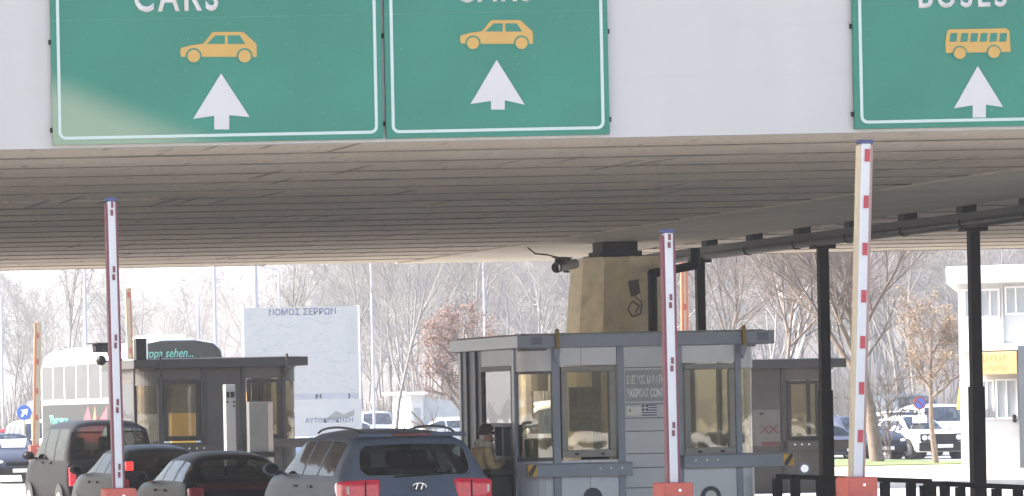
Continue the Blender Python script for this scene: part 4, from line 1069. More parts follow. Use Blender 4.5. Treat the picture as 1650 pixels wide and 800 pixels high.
car('light silver hatchback second in the far row left of the booth', 'hatch', 4.1, 1.7, 1.45, P_SIL, (at(700, 170)[0] + 2.0, 170, 0), R(92), gl=M_CGLASS2, group=G1)
car('far white car with pinkish roof in front of the small white kiosk', 'hatch', 4.1, 1.7, 1.5, PNT('pinkish_white_paint', (.62, .45, .43)), (at(745, 185)[0], 185, 0), R(90), gl=M_CGLASS2, group=G1)
car('slate blue van small in the distance beside the map board', 'van', 4.4, 1.8, 1.75, P_LBL, (at(598, 190)[0], 190, 0), R(170), gl=M_CGLASS2, group=G1, cat='van')
car('bright white van with sloping nose just left of the blue booth', 'van', 4.8, 1.9, 2.05, P_WHT, (at(733, 97)[0] + 4.8, 97, 0), R(90), gl=M_CGLASS2, group=G1, cat='van')
car('dull red car far off at the left edge of the car park', 'sedan', 4.3, 1.7, 1.42, P_REDC, (at(18, 150)[0] + 1.6, 150, 0), R(90), gl=M_CGLASS2, group=G1)
car('white van behind the blue round signs on the left', 'van', 4.2, 1.8, 1.75, P_WHT, (at(45, 138)[0], 138, 0), R(180), gl=M_CGLASS2, group=G1, cat='van')

# --- coach
cb = at(288, 106.0)
coach = thing('coach', 'white coach with black slogan rear window standing behind the left booth', 'coach', (cb[0], 106.0, 0), 0)
CW, CH, CL = 1.24, 3.90, 13.3
sec_ = [(-CW, .35), (CW, .35), (CW, 3.25), (CW * .93, 3.62), (CW * .78, 3.78), (CW * .40, 3.86), (CW * .36, CH), (-CW * .36, CH), (-CW * .40, 3.86), (-CW * .78, 3.78), (-CW * .93, 3.62), (-CW, 3.25)]
m = MB(); m.prism_y(sec_, .0, CL); m.build('body', mat('coach_white', (.46, .46, .46), .5, spec=.2, var=.02), coach, bevel=.06)
sc2 = [(x * .985, max(z * 1., 2.05) if z > 1 else 2.05) for x, z in sec_]
m = MB(); m.prism_y([(-CW * .99, 1.9), (CW * .99, 1.9), (CW * .98, 3.22), (CW * .92, 3.58), (CW * .77, 3.76), (CW * .39, 3.85), (-CW * .39, 3.85), (-CW * .77, 3.76), (-CW * .92, 3.58), (-CW * .98, 3.22)], -.05, .01)
rw = m.build('rear_window', mat('coach_black_glass', (.018, .022, .021), .12, coat=.5), coach, bevel=.03)
M_TEAL = mat('teal_lettering', (.13, .42, .34), .5)
text('Europa sehen...', -1.14, .40, 3.33, 3.64, -.052, M_TEAL, 'slogan', rw, bold=.0, font_shear=.3)
m = MB()
for k in range(8): m.box(.55 + k * .055, .59 + k * .055, -.056, -.05, 3.25 + k * .004, 3.285 + k * .004 + (k % 3) * .015)
m.build('small_teal_print', M_TEAL, rw)
# left side: window band, panes, lower grey panel with painted flames
sx_ = -CW - .004
m = MB(); m.box(sx_ - .012, sx_, .55, CL - .2, 2.35, 3.34); wb_ = m.build('side_window_band', mat('coach_window', (.05, .053, .055), .35, spec=.2, scale=1.5, var=.2), coach)
m = MB()
for k in range(8): m.box(sx_ - .02, sx_ - .010, .5 + k * 1.78, .5 + k * 1.78 + .09, 2.35, 3.36)
m.box(sx_ - .02, sx_ - .008, .4, CL - .2, 2.28, 2.36)
m.build('window_pillar', M_WHITE, wb_)
m = MB(); m.box(sx_ - .01, sx_, .3, CL - .2, .5, 2.22); lp = m.build('lower_side_panel', mat('coach_grey_panel', (.035, .037, .036), .6, spec=.1, var=.12), coach)
M_FLAME = mat('flame_pink', (.36, .035, .05), .5); M_FLO = mat('flame_orange', (.38, .11, .04), .5)
def side_poly(pts, mt, nm, par, off=.014):
    vs = [(sx_ - off, y, z) for y, z in pts] + [(sx_ - .01, y, z) for y, z in pts]; n = len(pts)
    return MB().add(vs, [tuple(range(n)), tuple(range(2 * n - 1, n - 1, -1))] + [(i, (i + 1) % n, (i + 1) % n + n, i + n) for i in range(n)]).build(nm, mt, par, recalc=True)
for k, (y0, y1, yt, zt_) in enumerate(((7.4, 5.6, 6.0, 2.15), (5.9, 4.9, 5.0, 2.15), (5.2, 3.4, 3.2, 2.15), )):
    side_poly([(y0, 1.35), (y0 - .5, 1.65), (yt, zt_), (y1 - .1, 1.7), (y1, 1.2), (y0 - .2, 1.1)], (M_FLAME, M_FLO, M_FLAME)[k], 'painted_flame', lp, .014 + .003 * k)
side_poly([(2.9, 1.9), (2.5, 1.7), (2.1, 2.05), (2.4, 1.5), (2.7, 1.6)], M_WHITE, 'white_emblem', lp)
side_poly([(3.9, 1.1), (3.4, 1.2), (2.6, 1.6), (3.4, 1.6), (3.9, 1.4)], mat('pale_mint', (.45, .62, .60), .5), 'mint_swoosh', lp, .026)
o = text('Tberseng', 0, 3.0, 0, .36, 0, mat('pale_teal', (.05, .24, .21), .5), 'company_lettering', None, bold=.03, depth=.004)
o.parent = lp; o.rotation_euler = (0, 0, R(-90)); o.location = (sx_ - .016, 11.9, 1.55)
for yy in (2.6, 11.0):
    for s in (-1, 1):
        m = MB(); m.tube((s * (CW - .25), yy, .5), (s * (CW + .01), yy, .5), .5, n=24); t_ = m.build('wheel', M_TYRE, coach)
        m = MB(); m.tube((s * (CW + .005), yy, .5), (s * (CW + .02), yy, .5), .28, n=20); m.build('rim', M_RIM, t_)
tail_boxes(coach, (.95, 1.18, -.03, .05, .9, 1.5), M_TAIL)
m = MB(); m.box(-.5, .5, 1.2, 3.4, CH, CH + .14); m.build('roof_unit', M_WHITE, coach, bevel=.05)

# ------------------------------------------------------------------ map board
Yb = 150; a = W(393, 497, Yb); b = W(580, 697, Yb)
mbd = thing('map_board', 'large pale regional map board with Greek heading beyond the left booth', 'map board', (a.x, Yb, 0))
w_ = b.x - a.x; zt, zb = a.z, .9
M_MAP = mat('pale_map_print', (.43, .425, .41), .6, scale=3.5, var=.05, dirt=.35, dirt_rgb=(.33, .37, .33), dscale=6)
zk = W(393, 637, Yb).z
m = MB(); m.box(0, w_, 0, .08, zk, zt); mp_ = m.build('map_panel', M_MAP, mbd)
m = MB(); m.box(0, w_ * 1.0, .02, .08, zk - .22, zk); m.build('grey_strip', mat('strip_grey', (.36, .36, .40), .6), mbd)
m = MB(); m.box(0, w_ * 1.02, -.01, .08, zb, zk - .23); lp2 = m.build('lower_panel', mat('lower_map_print', (.46, .455, .44), .6, scale=2, var=.06, dirt=.3, dirt_rgb=(.38, .40, .34), dscale=4), mbd)
for x in (-.075, w_ + .005):
    m = MB(); m.box(x, x + .07, 0, .1, 0, zt + .02); m.build('post', M_WHITE, mbd)
M_HEAD = mat('heading_violet_grey', (.13, .13, .22), .6); M_MID = mat('map_marks', (.30, .32, .36), .7)
s_ = Yb / F
text('ΝΟΜΟΣ ΣΕΡΡΩΝ', 40 * s_, 148 * s_, zt - 13 * s_, zt - 2 * s_, -.001, M_HEAD, 'heading', mp_, bold=.018)
text('ΑΥΤΟΔΙΟΙΚΗΣΗ', 95 * s_, 172 * s_, W(393, 684, Yb).z, W(393, 676, Yb).z, -.012, M_HEAD, 'heading', lp2, bold=.012)
text('Ν', 113 * s_, 122 * s_, zk - .2, zk - .02, .018, mat('near_black_print', (.04, .04, .04), .6), 'letter', mbd, bold=.04)
text('Ι', 166 * s_, 168 * s_, zk - .2, zk - .02, .018, mat('near_black_print', (.04, .04, .04), .6), 'letter', mbd, bold=.04)
m = MB(); r3 = random.Random(5)
for k in range(170):
    x = r3.uniform(.15, w_ - .2); z = r3.uniform(zk + .1, zt - .6) ; d = (x - w_ * .6) / w_
    if r3.random() < .35 and z > zk + 1.6: continue
    l = r3.uniform(.03, .14); m.box(x, x + l, -.003, 0, z, z + r3.uniform(.012, .03))
for k in range(14): m.box(w_ - .45, w_ - .08, -.003, 0, zt - .5 - k * .1, zt - .485 - k * .1)
m.box(.12, .28, -.003, 0, zt - .28, zt - .25); m.box(.12, .28, -.003, 0, zt - .40, zt - .37)
m.build('place_names', M_MID, mp_)
m = MB()
pts = [(.3, 2.9), (1.0, 3.3), (1.7, 3.1), (2.3, 3.5), (3.1, 3.2), (4.0, 3.6)]
for p, q in zip(pts[:-1], pts[1:]): m.tube((p[0], -.002, zk + p[1] - .6), (q[0], -.002, zk + q[1] - .6), .012, n=4)
for p, q in zip(pts[:-1], pts[1:]): m.tube((p[0], -.002, zk + p[1] - 2.0), (q[0], -.002, zk + 5.2 - q[1] - .4), .010, n=4)
m.build('map_roads', mat('map_road', (.42, .43, .46), .7), mp_)
m = MB(); m.prism_y([(w_ - 1.5, zb + .62), (w_ - 1.2, zb + .7), (w_ - .9, zb + .95), (w_ - .6, zb + .8), (w_ - .2, zb + .98), (w_ - .2, zb + .75), (w_ - .9, zb + .6)], -.014, -.01); m.build('ink_sketch', mat('sketch_grey', (.25, .25, .22), .7), lp2)

# ------------------------------------------------------------------ white building on the right
Yw = 101.5
bx = lambda px: W(px, 600, Yw).x
zz_ = lambda y: W(1600, y, Yw).z
bd = thing('white_building', 'white two-storey building with shop window under a yellow sign', 'building', (0, 0, 0))
M_WALL = mat('white_render', (.56, .56, .55), .7, var=.04, scale=1.2, dirt=.12, dirt_rgb=(.5, .48, .45))
m = MB(); m.box(bx(1546), bx(1800), Yw, Yw + 9, 0.1, zz_(458)); wl_ = m.build('wall', M_WALL, bd)
m = MB(); m.box(bx(1529), bx(1820), Yw - .9, Yw + 9.5, zz_(458), zz_(430)); m.build('roof_slab', M_WALL, bd, bevel=.02)
m = MB(); m.box(bx(1548), bx(1800), Yw - .55, Yw, zz_(566), zz_(555)); m.build('ledge', M_WALL, bd)
def bwin(x0, x1, y0, y1, div, lab=None):
    m = MB(); f = .05
    X0, X1, Z0, Z1 = bx(x0), bx(x1), zz_(y1), zz_(y0)
    m.box(X0, X1, Yw - .05, Yw + .0, Z0, Z0 + f); m.box(X0, X1, Yw - .05, Yw, Z1 - f, Z1); m.box(X0, X0 + f, Yw - .05, Yw, Z0 + f, Z1 - f); m.box(X1 - f, X1, Yw - .05, Yw, Z0 + f, Z1 - f)
    for d in div: m.box(bx(d) - .02, bx(d) + .02, Yw - .045, Yw, Z0 + f, Z1 - f)
    o = m.build('window_frame', M_WHITE, bd)
    m = MB(); m.box(X0 + f, X1 - f, Yw - .02, Yw - .005, Z0 + f, Z1 - f); p_ = m.build('pane', mat('curtained_pane', (.36, .38, .40), .25, var=.2, scale=6, sep=(6, 1, .3)), o)
    return o
bwin(1553, 1614, 466, 513, (1568, 1583, 1598)); bwin(1622, 1700, 463, 509, (1640, 1660)); bwin(1572, 1602, 612, 676, (1590,)); bwin(1604, 1640, 611, 676, (1622,))
m = MB(); m.box(bx(1617), bx(1619), Yw - .1, Yw, zz_(560), zz_(458)); m.build('pilaster', M_WALL, bd)
m = MB()
for k in range(6): m.box(bx(1574 + k * 5), bx(1577 + k * 5), Yw - .07, Yw - .05, zz_(673), zz_(655 + (k * 7) % 9))
m.build('shop_goods', mat('grey_goods', (.25, .25, .25), .7), bd)
m = MB(); m.box(bx(1576), bx(1641), Yw - .6, Yw - .02, zz_(604), zz_(568)); ys_ = m.build('yellow_shop_sign', mat('faded_yellow_panel', (.72, .52, .22), .6, var=.06), bd, bevel=.02)
m = MB()
for (r0_, y0_, y1_, nn) in ((0, 583, 573, 6), (1, 598, 589, 8)):
    for k in range(nn):
        xa = bx(1584) + (bx(1625) - bx(1584)) * k / nn; wq = (bx(1625) - bx(1584)) / nn * .62
        m.box(xa, xa + wq * .3, Yw - .606, Yw - .602, zz_(y0_), zz_(y1_)); m.box(xa + wq * .3, xa + wq, Yw - .606, Yw - .602, zz_(y0_ - (k % 3) * 4), zz_(y0_ - (k % 3) * 4 - 2.5))
m.build('faint_print', mat('faded_orange_print', (.70, .40, .16), .6), ys_)
m = MB(); m.box(bx(1643), bx(1720), Yw - 1.4, Yw - .1, .1, zz_(560)); o = m.build('dark_porch', mat('slate_porch', (.10, .11, .12), .6), bd)
m = MB(); m.tube((bx(1634), Yw - .1, zz_(670)), (bx(1634), Yw - .02, zz_(680)), .05, n=8); m.build('door_handle', M_BLACK, bd)
aw = thing('yellow_awning', 'yellow awning sloping out at the left end of the white building', 'awning', (bx(1549), Yw + 1.5, 0))
m = MB(); x0 = bx(1537) - bx(1549); x1 = 0
m.add([(x0, 0, zz_(655)), (x1 - .02, 0, zz_(585)), (x1 - .02, 3, zz_(585)), (x0, 3, zz_(655)), (x0 + .02, 0, zz_(660)), (x1 - .02, 0, zz_(645)), (x1 - .02, 3, zz_(645)), (x0 + .02, 3, zz_(660))],
      [(0, 1, 2, 3), (0, 4, 5, 1), (1, 5, 6, 2), (2, 6, 7, 3), (3, 7, 4, 0), (4, 7, 6, 5)])
m.build('cloth', mat('awning_yellow', (.70, .42, .10), .7), aw, recalc=True)
for o_ in (bd, aw):
    c0 = Vector((bx(1546), Yw, 0)); M0 = Matrix.Translation(c0) @ Matrix.Rotation(R(-24), 4, 'Z') @ Matrix.Diagonal((.91, 1, 1, 1)) @ Matrix.Translation(-c0)
    L0 = o_.location.copy(); o_.location = M0 @ L0; o_.rotation_euler = (0, 0, R(-24)); o_.scale = (.91, 1, 1)

# small white kiosk far left of the booth
Yk = 178
kx = lambda px: W(px, 650, Yk).x; kz = lambda y: W(700, y, Yk).z
kk = thing('white_kiosk', 'small white kiosk with flat roof among the far trees', 'kiosk', (0, 0, 0))
m = MB(); m.box(kx(662), kx(682), Yk, Yk + 3, 0, kz(636)); m.build('wall', M_WALL, kk)
m = MB(); m.box(kx(648), kx(684), Yk - .6, Yk + 3.3, kz(636), kz(631)); m.build('roof', M_WHITE, kk)
m = MB(); m.box(kx(667), kx(677), Yk - .03, Yk, kz(690), kz(657)); m.build('window', mat('kiosk_pane', (.30, .31, .31), .3), kk)
m = MB(); m.prism_y([(kx(682), 0), (kx(760), 0), (kx(760), kz(652)), (kx(682), kz(638))], Yk + .4, Yk + 2.8); m.build('grey_annexe', mat('annexe_grey', (.40, .41, .41), .7), kk)

# ------------------------------------------------------------------ street lamps and poles
M_LAV = mat('galvanised_lavender', (.36, .36, .42), .5)
def lamp(label, px, ytop, Y, wpx, arm=None):
    p = W(px, ytop, Y); r_ = wpx * Y / F / 2
    t = thing('street_lamp' if arm else 'tall_pole', label, 'street lamp' if arm else 'pole', (p.x, Y, 0), group='lamp posts and poles in the haze')
    m = MB(); m.tube((0, 0, 0), (0, 0, p.z), r_ * 1.1, r_ * .9, n=10); m.build('pole', M_LAV, t)
    if arm:
        L_ = arm * Y / F
        m = MB(); m.tube((0, 0, p.z), (L_ * .75, 0, p.z + abs(L_) * .22), r_ * .5, n=6); m.build('arm', M_LAV, t)
        m = MB(); m.box(min(L_ * .7, L_), max(L_ * .7, L_), -.12, .12, p.z + abs(L_) * .20, p.z + abs(L_) * .30); m.build('lamp_head', M_LAV, t, bevel=.03)
    return t
lamp('pale pole rising behind the coach roof', 135, 380, 140, 5); lamp('thin pole at the far left edge of the view', 1, 474, 160, 4)
lamp('pale pole behind the coach rear, left of the map board', 344, 380, 150, 5); lamp('thick pole ending behind the top of the map board', 410, 380, 158, 8)
lamp('curved street lamp just right of the thick pole', 449, 436, 175, 3.5, -34); lamp('curved street lamp between the coach poles', 318, 458, 185, 3, -28)
lamp('thin pole right of the map board', 597, 380, 165, 4); lamp('thin pole above the blue booth roof', 778, 380, 165, 3.5)
# round blue signs
def roundsign(label, px, py, Y, r_, ring_, face, h0=0):
    p = W(px, py, Y); t = thing('round_sign', label, 'traffic sign', (p.x, Y, 0))
    m = MB(); m.tube((0, .05, 0), (0, .05, p.z + r_), .035, n=8); m.build('post', M_BEIGE, t)
    m = MB(); m.tube((0, -.01, p.z), (0, .02, p.z), r_, n=24); o = m.build('disc', ring_, t)
    m = MB(); m.tube((0, -.015, p.z), (0, -.01, p.z), r_ * .78, n=24); o2 = m.build('disc_face', face, o)
    return t, p.z
M_SBL = mat('sign_blue', (.05, .12, .42), .5)
t, z = roundsign('blue round arrow sign behind the dark blue saloon', 39, 665, 128, .24, M_SBL, M_SBL)
m = MB(); m.prism_y([(-.12, z - .12), (-.05, z + .02), (-.12, z + .08), (.12, z + .12), (.08, z - .1), (.02, z - .03), (-.06, z - .15)], -.02, -.015); m.build('arrow', M_PAPER, t)
roundsign('small white and grey round sign beside the blue one', 52, 655, 130, .2, mat('ring_grey', (.35, .35, .4), .5), M_PAPER)
t, z = roundsign('no parking disc over the parked cars, blue with red ring', 1482, 650, 124, .20, M_RED, M_SBL)
m = MB(); m.tube((-.11, -.02, z + .11), (.11, -.02, z - .11), .022, n=6); m.build('red_bar', M_RED, t)
m = MB(); m.box(-.22, .22, 0, .02, z - .62, z - .38); m.build('lower_plate', M_PAPER, t)

# ------------------------------------------------------------------ person at the service window
def skin(name, pts, edges, m_, parent, sub=2):
    me = bpy.data.meshes.new(name); me.from_pydata([p[0] for p in pts], edges, []); me.update()
    o = bpy.data.objects.new(name, me); COL.objects.link(o)
    sk = o.modifiers.new('s', 'SKIN'); sk.use_smooth_shade = True
    for i, p in enumerate(pts):
        r_ = p[1]; me.skin_vertices[0].data[i].radius = r_ if isinstance(r_, tuple) else (r_, r_)
    me.skin_vertices[0].data[0].use_root = True
    ss = o.modifiers.new('ss', 'SUBSURF'); ss.levels = sub; ss.render_levels = sub
    dg = bpy.context.evaluated_depsgraph_get(); dg.update()
    nm = bpy.data.meshes.new_from_object(o.evaluated_get(dg)); bpy.data.objects.remove(o)
    nm.materials.clear(); nm.materials.append(m_); nm.polygons.foreach_set('use_smooth', [True] * len(nm.polygons))
    ob = bpy.data.objects.new(name, nm); COL.objects.link(ob); ob.parent = parent
    return ob
# local frame: the man faces +X (towards the booth), stands at origin
pp = W(776, 700, 52.45)
man = thing('person', 'man in a tan jacket and sunglasses reaching towards the booth service window', 'person', (pp.x - .10, 52.2, 0))
M_SKIN = mat('skin', (.66, .42, .31), .55, var=.05); M_HAIR = mat('dark_hair', (.06, .05, .045), .7); M_JACK = mat('tan_jacket', (.85, .62, .33), .8, scale=8, var=.15, bump=.4); M_FLEECE = mat('cream_collar', (.82, .77, .66), .95, bump=.5)
M_TRS = mat('dark_trousers', (.03, .03, .04), .85)
hz_ = 1.60   # centre of head
body = [((0, 0, .98), (.12, .15)), ((.01, 0, 1.16), (.11, .145)), ((.03, 0, 1.33), (.12, .18)), ((.05, 0, 1.42), (.07, .10)), ((.075, 0, 1.48), (.052, .052)), ((.095, 0, 1.55), (.07, .062)), ((.105, 0, 1.63), (.088, .07)), ((.10, 0, 1.69), (.072, .06)),
        ((.03, -.19, 1.37), .052), ((.08, -.24, 1.15), .042), ((.26, -.14, 1.225), .032), ((.32, -.12, 1.245), .03),
        ((.03, .19, 1.37), .052), ((.08, .25, 1.15), .042), ((.27, .16, 1.22), .032), ((.32, .14, 1.24), .03),
        ((0, -.10, .86), .085), ((.0, -.11, .50), .055), ((-.01, -.11, .10), .042), ((.14, -.12, .04), .035),
        ((0, .10, .86), .085), ((.02, .11, .50), .055), ((.01, .11, .10), .042), ((.16, .12, .04), .035)]
ed = [(0, 1), (1, 2), (2, 3), (3, 4), (4, 5), (5, 6), (6, 7), (2, 8), (8, 9), (9, 10), (10, 11), (2, 12), (12, 13), (13, 14), (14, 15), (0, 16), (16, 17), (17, 18), (18, 19), (0, 20), (20, 21), (21, 22), (22, 23)]
bo_ = skin('body', body, ed, M_SKIN, man)
# nose, ears joined to the same body mesh; fingers as short chains
bm = bmesh.new(); bm.from_mesh(bo_.data)
def addball(c, sx, sy, sz):
    g = bmesh.ops.create_uvsphere(bm, u_segments=10, v_segments=8, radius=1)
    for v in g['verts']: v.co = Vector((v.co.x * sx + c[0], v.co.y * sy + c[1], v.co.z * sz + c[2]))
addball((.196, 0, 1.605), .022, .014, .026); addball((.178, 0, 1.555), .016, .024, .010); addball((.165, 0, 1.525), .028, .032, .022)
for s in (-1, 1): addball((.10, s * .076, 1.60), .020, .010, .032)
for (hx, hy, hz2) in ((.32, -.12, 1.245), (.32, .14, 1.24)):
    addball((hx + .035, hy, hz2), .048, .040, .020)
    for k in range(4):
        for j, (dx, dz) in enumerate(((.085, .0), (.108, -.012), (.122, -.028))):
            addball((hx + dx - abs(k - 1.3) * .006, hy + (k - 1.5) * .021, hz2 + dz), .017, .0088, .009)
    addball((hx + .035, hy + (.045 if hy < 0 else -.045), hz2 + .008), .026, .011, .011); addball((hx + .062, hy + (.05 if hy < 0 else -.05), hz2 + .004), .018, .009, .009)
for f_ in bm.faces: f_.smooth = True
bm.to_mesh(bo_.data); bm.free()
jk = [((0, 0, .93), (.145, .185)), ((.01, 0, 1.12), (.135, .18)), ((.03, 0, 1.31), (.145, .21)), ((.045, 0, 1.40), (.09, .13)),
      ((.03, -.20, 1.37), .072), ((.07, -.255, 1.15), .062), ((.24, -.155, 1.215), .050), ((.03, .20, 1.37), .072), ((.07, .265, 1.15), .062), ((.25, .175, 1.205), .050)]
skin('jacket', jk, [(0, 1), (1, 2), (2, 3), (2, 4), (4, 5), (5, 6), (2, 7), (7, 8), (8, 9)], M_JACK, man)
tr = [((0, 0, .95), (.13, .16)), ((0, -.10, .84), .10), ((.0, -.11, .50), .075), ((-.01, -.11, .10), .06), ((0, .10, .84), .10), ((.02, .11, .50), .075), ((.01, .11, .10), .06)]
skin('trousers', tr, [(0, 1), (1, 2), (2, 3), (0, 4), (4, 5), (5, 6)], M_TRS, man)
m = MB()
for s in (-.11, .11): m.box(-.07, .21, s - .05, s + .05, 0, .08)
m.build('shoes', M_BLACK, man, bevel=.03)
m = MB(); n = 18
for i in range(n):
    a0, a1 = 2 * math.pi * i / n, 2 * math.pi * (i + 1) / n
    m.tube((.055 + .085 * math.cos(a0), .10 * math.sin(a0), 1.465 - .02 * math.cos(a0)), (.055 + .085 * math.cos(a1), .10 * math.sin(a1), 1.465 - .02 * math.cos(a1)), .05, n=8)
m.build('fleece_collar', M_FLEECE, man, smooth=True)
# hair: cap over the back and top of the head
m = MB(); vs = []; fs = []; nu, nv = 18, 9
for i in range(nv + 1):
    ph = math.pi * .62 * i / nv
    for j in range(nu):
        th = 2 * math.pi * j / nu; f_ = max(0, math.cos(th))
        ph2 = ph * (1 - .38 * f_)
        vs.append((.090 + .096 * math.sin(ph2) * math.cos(th), .080 * math.sin(ph2) * math.sin(th), 1.632 + .098 * math.cos(ph2) + .004 * math.sin(5 * th + i)))
for i in range(nv):
    for j in range(nu): fs.append((i * nu + j, (i + 1) * nu + j, (i + 1) * nu + (j + 1) % nu, i * nu + (j + 1) % nu))
o = MB().add(vs, fs).build('hair', M_HAIR, man, smooth=True)
sm = o.modifiers.new('t', 'SOLIDIFY'); sm.thickness = .012; sm.offset = 1
m = MB()
for s in (-1, 1):
    m.sphere((.178, s * .034, 1.618), 1, .014, .032, .022, 10); m.tube((.172, s * .062, 1.622), (.10, s * .086, 1.618), .006, n=5)
m.tube((.187, -.02, 1.622), (.187, .02, 1.622), .005, n=5); m.build('sunglasses', M_BLACK, man)
# ------------------------------------------------------------------ trees
def grow(rg, p, d, ln, r_, lv, out, cfg):
    ns = cfg['ns'][lv]; seg = ln / ns; pts = [(p.copy(), r_)]
    cur = p.copy(); dr = d.normalized()
    for k in range(ns):
        dr = (dr + Vector((rg.uniform(-1, 1), rg.uniform(-1, 1), rg.uniform(-.6, .6) + cfg['up'][lv])) * cfg['wob']).normalized()
        nx = cur + dr * seg; r1 = r_ * (1 - (k + 1) / ns * cfg['tap']); out.append((cur, nx, pts[-1][1], r1)); cur = nx; pts.append((cur.copy(), r1))
    if lv + 1 < len(cfg['n']) + 1 and lv < len(cfg['n']):
        for c in range(cfg['n'][lv]):
            t = cfg['t0'][lv] + (1 - cfg['t0'][lv]) * (c + rg.random()) / cfg['n'][lv]; t = min(t, .999)
            i = int(t * ns); f = t * ns - i; a, b = pts[i], pts[min(i + 1, ns)]
            q = a[0].lerp(b[0], f); rr = a[1] * (1 - f) + b[1] * f
            ax = (b[0] - a[0]).normalized(); side = ax.orthogonal().normalized(); side.rotate(Matrix.Rotation(rg.uniform(0, 6.283), 3, ax))
            an = R(rg.uniform(*cfg['ang'][lv])); nd = ax * math.cos(an) + side * math.sin(an)
            nl = ln * rg.uniform(*cfg['ratio'][lv]) * (1 - .45 * (t - cfg['t0'][lv]))
            grow(rg, q, nd, nl, min(rr * .75, r_ * cfg['rr']), lv + 1, out, cfg)
def seg_mesh(name, segs, m_, sides=3, rmin=.006, xf=None):
    P0 = np.array([s[0] for s in segs]); P1 = np.array([s[1] for s in segs]); r0 = np.maximum([s[2] for s in segs], rmin); r1 = np.maximum([s[3] for s in segs], rmin * .7)
    return seg_arrays(name, P0, P1, r0, r1, m_, sides)
def seg_arrays(name, P0, P1, r0, r1, m_, sides=3):
    D = P1 - P0; D /= np.linalg.norm(D, axis=1, keepdims=True) + 1e-9
    up = np.where(np.abs(D[:, 2:3]) < .9, np.array([[0, 0, 1.]]), np.array([[1., 0, 0]])); A = np.cross(D, up); A /= np.linalg.norm(A, axis=1, keepdims=True) + 1e-9; B = np.cross(D, A)
    N_ = len(P0); V = np.empty((N_, 2 * sides, 3))
    for k in range(sides):
        a = 2 * math.pi * k / sides; o = A * math.cos(a) + B * math.sin(a)
        V[:, k] = P0 + o * r0[:, None]; V[:, sides + k] = P1 + o * r1[:, None]
    base = (np.arange(N_) * 2 * sides)[:, None, None]
    q = np.array([[k, (k + 1) % sides, (k + 1) % sides + sides, k + sides] for k in range(sides)])[None]
    Fc = (base + q).reshape(-1)
    me = bpy.data.meshes.new(name); me.vertices.add(N_ * 2 * sides); me.vertices.foreach_set('co', V.reshape(-1).astype(np.float32))
    nf = N_ * sides; me.loops.add(nf * 4); me.loops.foreach_set('vertex_index', Fc.astype(np.int32)); me.polygons.add(nf)
    me.polygons.foreach_set('loop_start', np.arange(0, nf * 4, 4, dtype=np.int32)); me.polygons.foreach_set('loop_total', np.full(nf, 4, dtype=np.int32))
    me.polygons.foreach_set('use_smooth', np.ones(nf, dtype=bool)); me.update(calc_edges=True); me.validate(); me.materials.append(m_)
    o = bpy.data.objects.new(name, me); COL.objects.link(o); return o
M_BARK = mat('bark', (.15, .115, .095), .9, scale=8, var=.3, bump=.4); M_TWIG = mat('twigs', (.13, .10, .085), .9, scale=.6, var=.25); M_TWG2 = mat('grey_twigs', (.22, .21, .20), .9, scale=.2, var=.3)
M_LEAF = mat('dry_leaves', (.20, .145, .10), .9, scale=3, var=.3); M_LEAF2 = mat('russet_leaves', (.20, .125, .10), .9, scale=3, var=.3)
CFG = dict(n=[10, 8, 7, 5], ns=[6, 5, 4, 3, 2], up=[.15, .35, .30, .2, .1], wob=.14, tap=.75, t0=[.28, .15, .15, .1], ang=[(25, 50), (20, 50), (20, 55), (20, 60)], ratio=[(.50, .75), (.40, .62), (.4, .6), (.35, .6)], rr=.55)
def tree(name, label, loc, h, r_, seed, cfg=CFG, leaves=None, group=None, rz=0, lean=(0, 0), tm=None, bark=None):
    rg = random.Random(seed); out = []; t = thing(name, label, 'tree', loc, rz, group)
    grow(rg, Vector((0, 0, 0)), Vector((lean[0], lean[1], 1)), h, r_, 0, out, cfg)
    big = [s for s in out if s[2] > r_ * .32]; sm_ = [s for s in out if s[2] <= r_ * .32]
    o1 = seg_mesh('trunk', big, bark or M_BARK, 7); o1.parent = t
    o2 = seg_mesh('crown', sm_, tm or M_TWIG, 3, .005); o2.parent = t
    if leaves:
        m_, cnt, sz = leaves; tips = [s[1] for s in sm_ if s[1].z > h * .3]; vs = []; fs = []
        for k in range(cnt):
            c = rg.choice(tips) + Vector((rg.gauss(0, .08), rg.gauss(0, .08), rg.gauss(0, .08))); u = Vector((rg.gauss(0, 1), rg.gauss(0, 1), rg.gauss(0, 1))).normalized(); v = u.orthogonal().normalized(); a = sz * rg.uniform(.6, 1.3)
            i = len(vs); vs += [c - u * a, c + v * a * .5, c + u * a, c - v * a * .5]; fs.append((i, i + 1, i + 2, i + 3))
        o3 = MB().add(vs, fs).build('dry_leaves', m_, t)
    return t, out
# verge trees on the right
cfgB = dict(CFG, n=[9, 9, 7, 5], t0=[.38, .2, .15, .1], ang=[(18, 42), (15, 40), (18, 45), (20, 50)], ratio=[(.75, 1.05), (.5, .75), (.45, .65), (.4, .65)], up=[.1, .45, .35, .25, .1], tap=.7, rr=.42)
p = at(1412, 113.5)
tree('bare_tree', 'large bare tree with thick fanning limbs on the grass verge', p, 5.0, .21, 11, cfgB, lean=(-.10, 0))
cfgT = dict(CFG, n=[12, 6, 4, 3], t0=[.45, .15, .1, .1], ang=[(35, 70), (25, 60), (25, 60), (20, 60)], ratio=[(.26, .42), (.4, .6), (.4, .6), (.35, .6)])
tree('young_tree', 'thin young tree with dry tan leaves in front of the white hatchback', at(1507, 109), 3.9, .085, 21, cfgT, leaves=(M_LEAF, 5200, .034))
tree('russet_tree', 'russet leafy tree rising behind the left edge of the blue booth', at(745, 125), 4.4, .10, 5, dict(cfgT, n=[16, 7, 5, 3], t0=[.25, .1, .1, .1], ratio=[(.35, .55), (.4, .6), (.4, .6), (.35, .6)]), leaves=(M_LEAF2, 12000, .032))
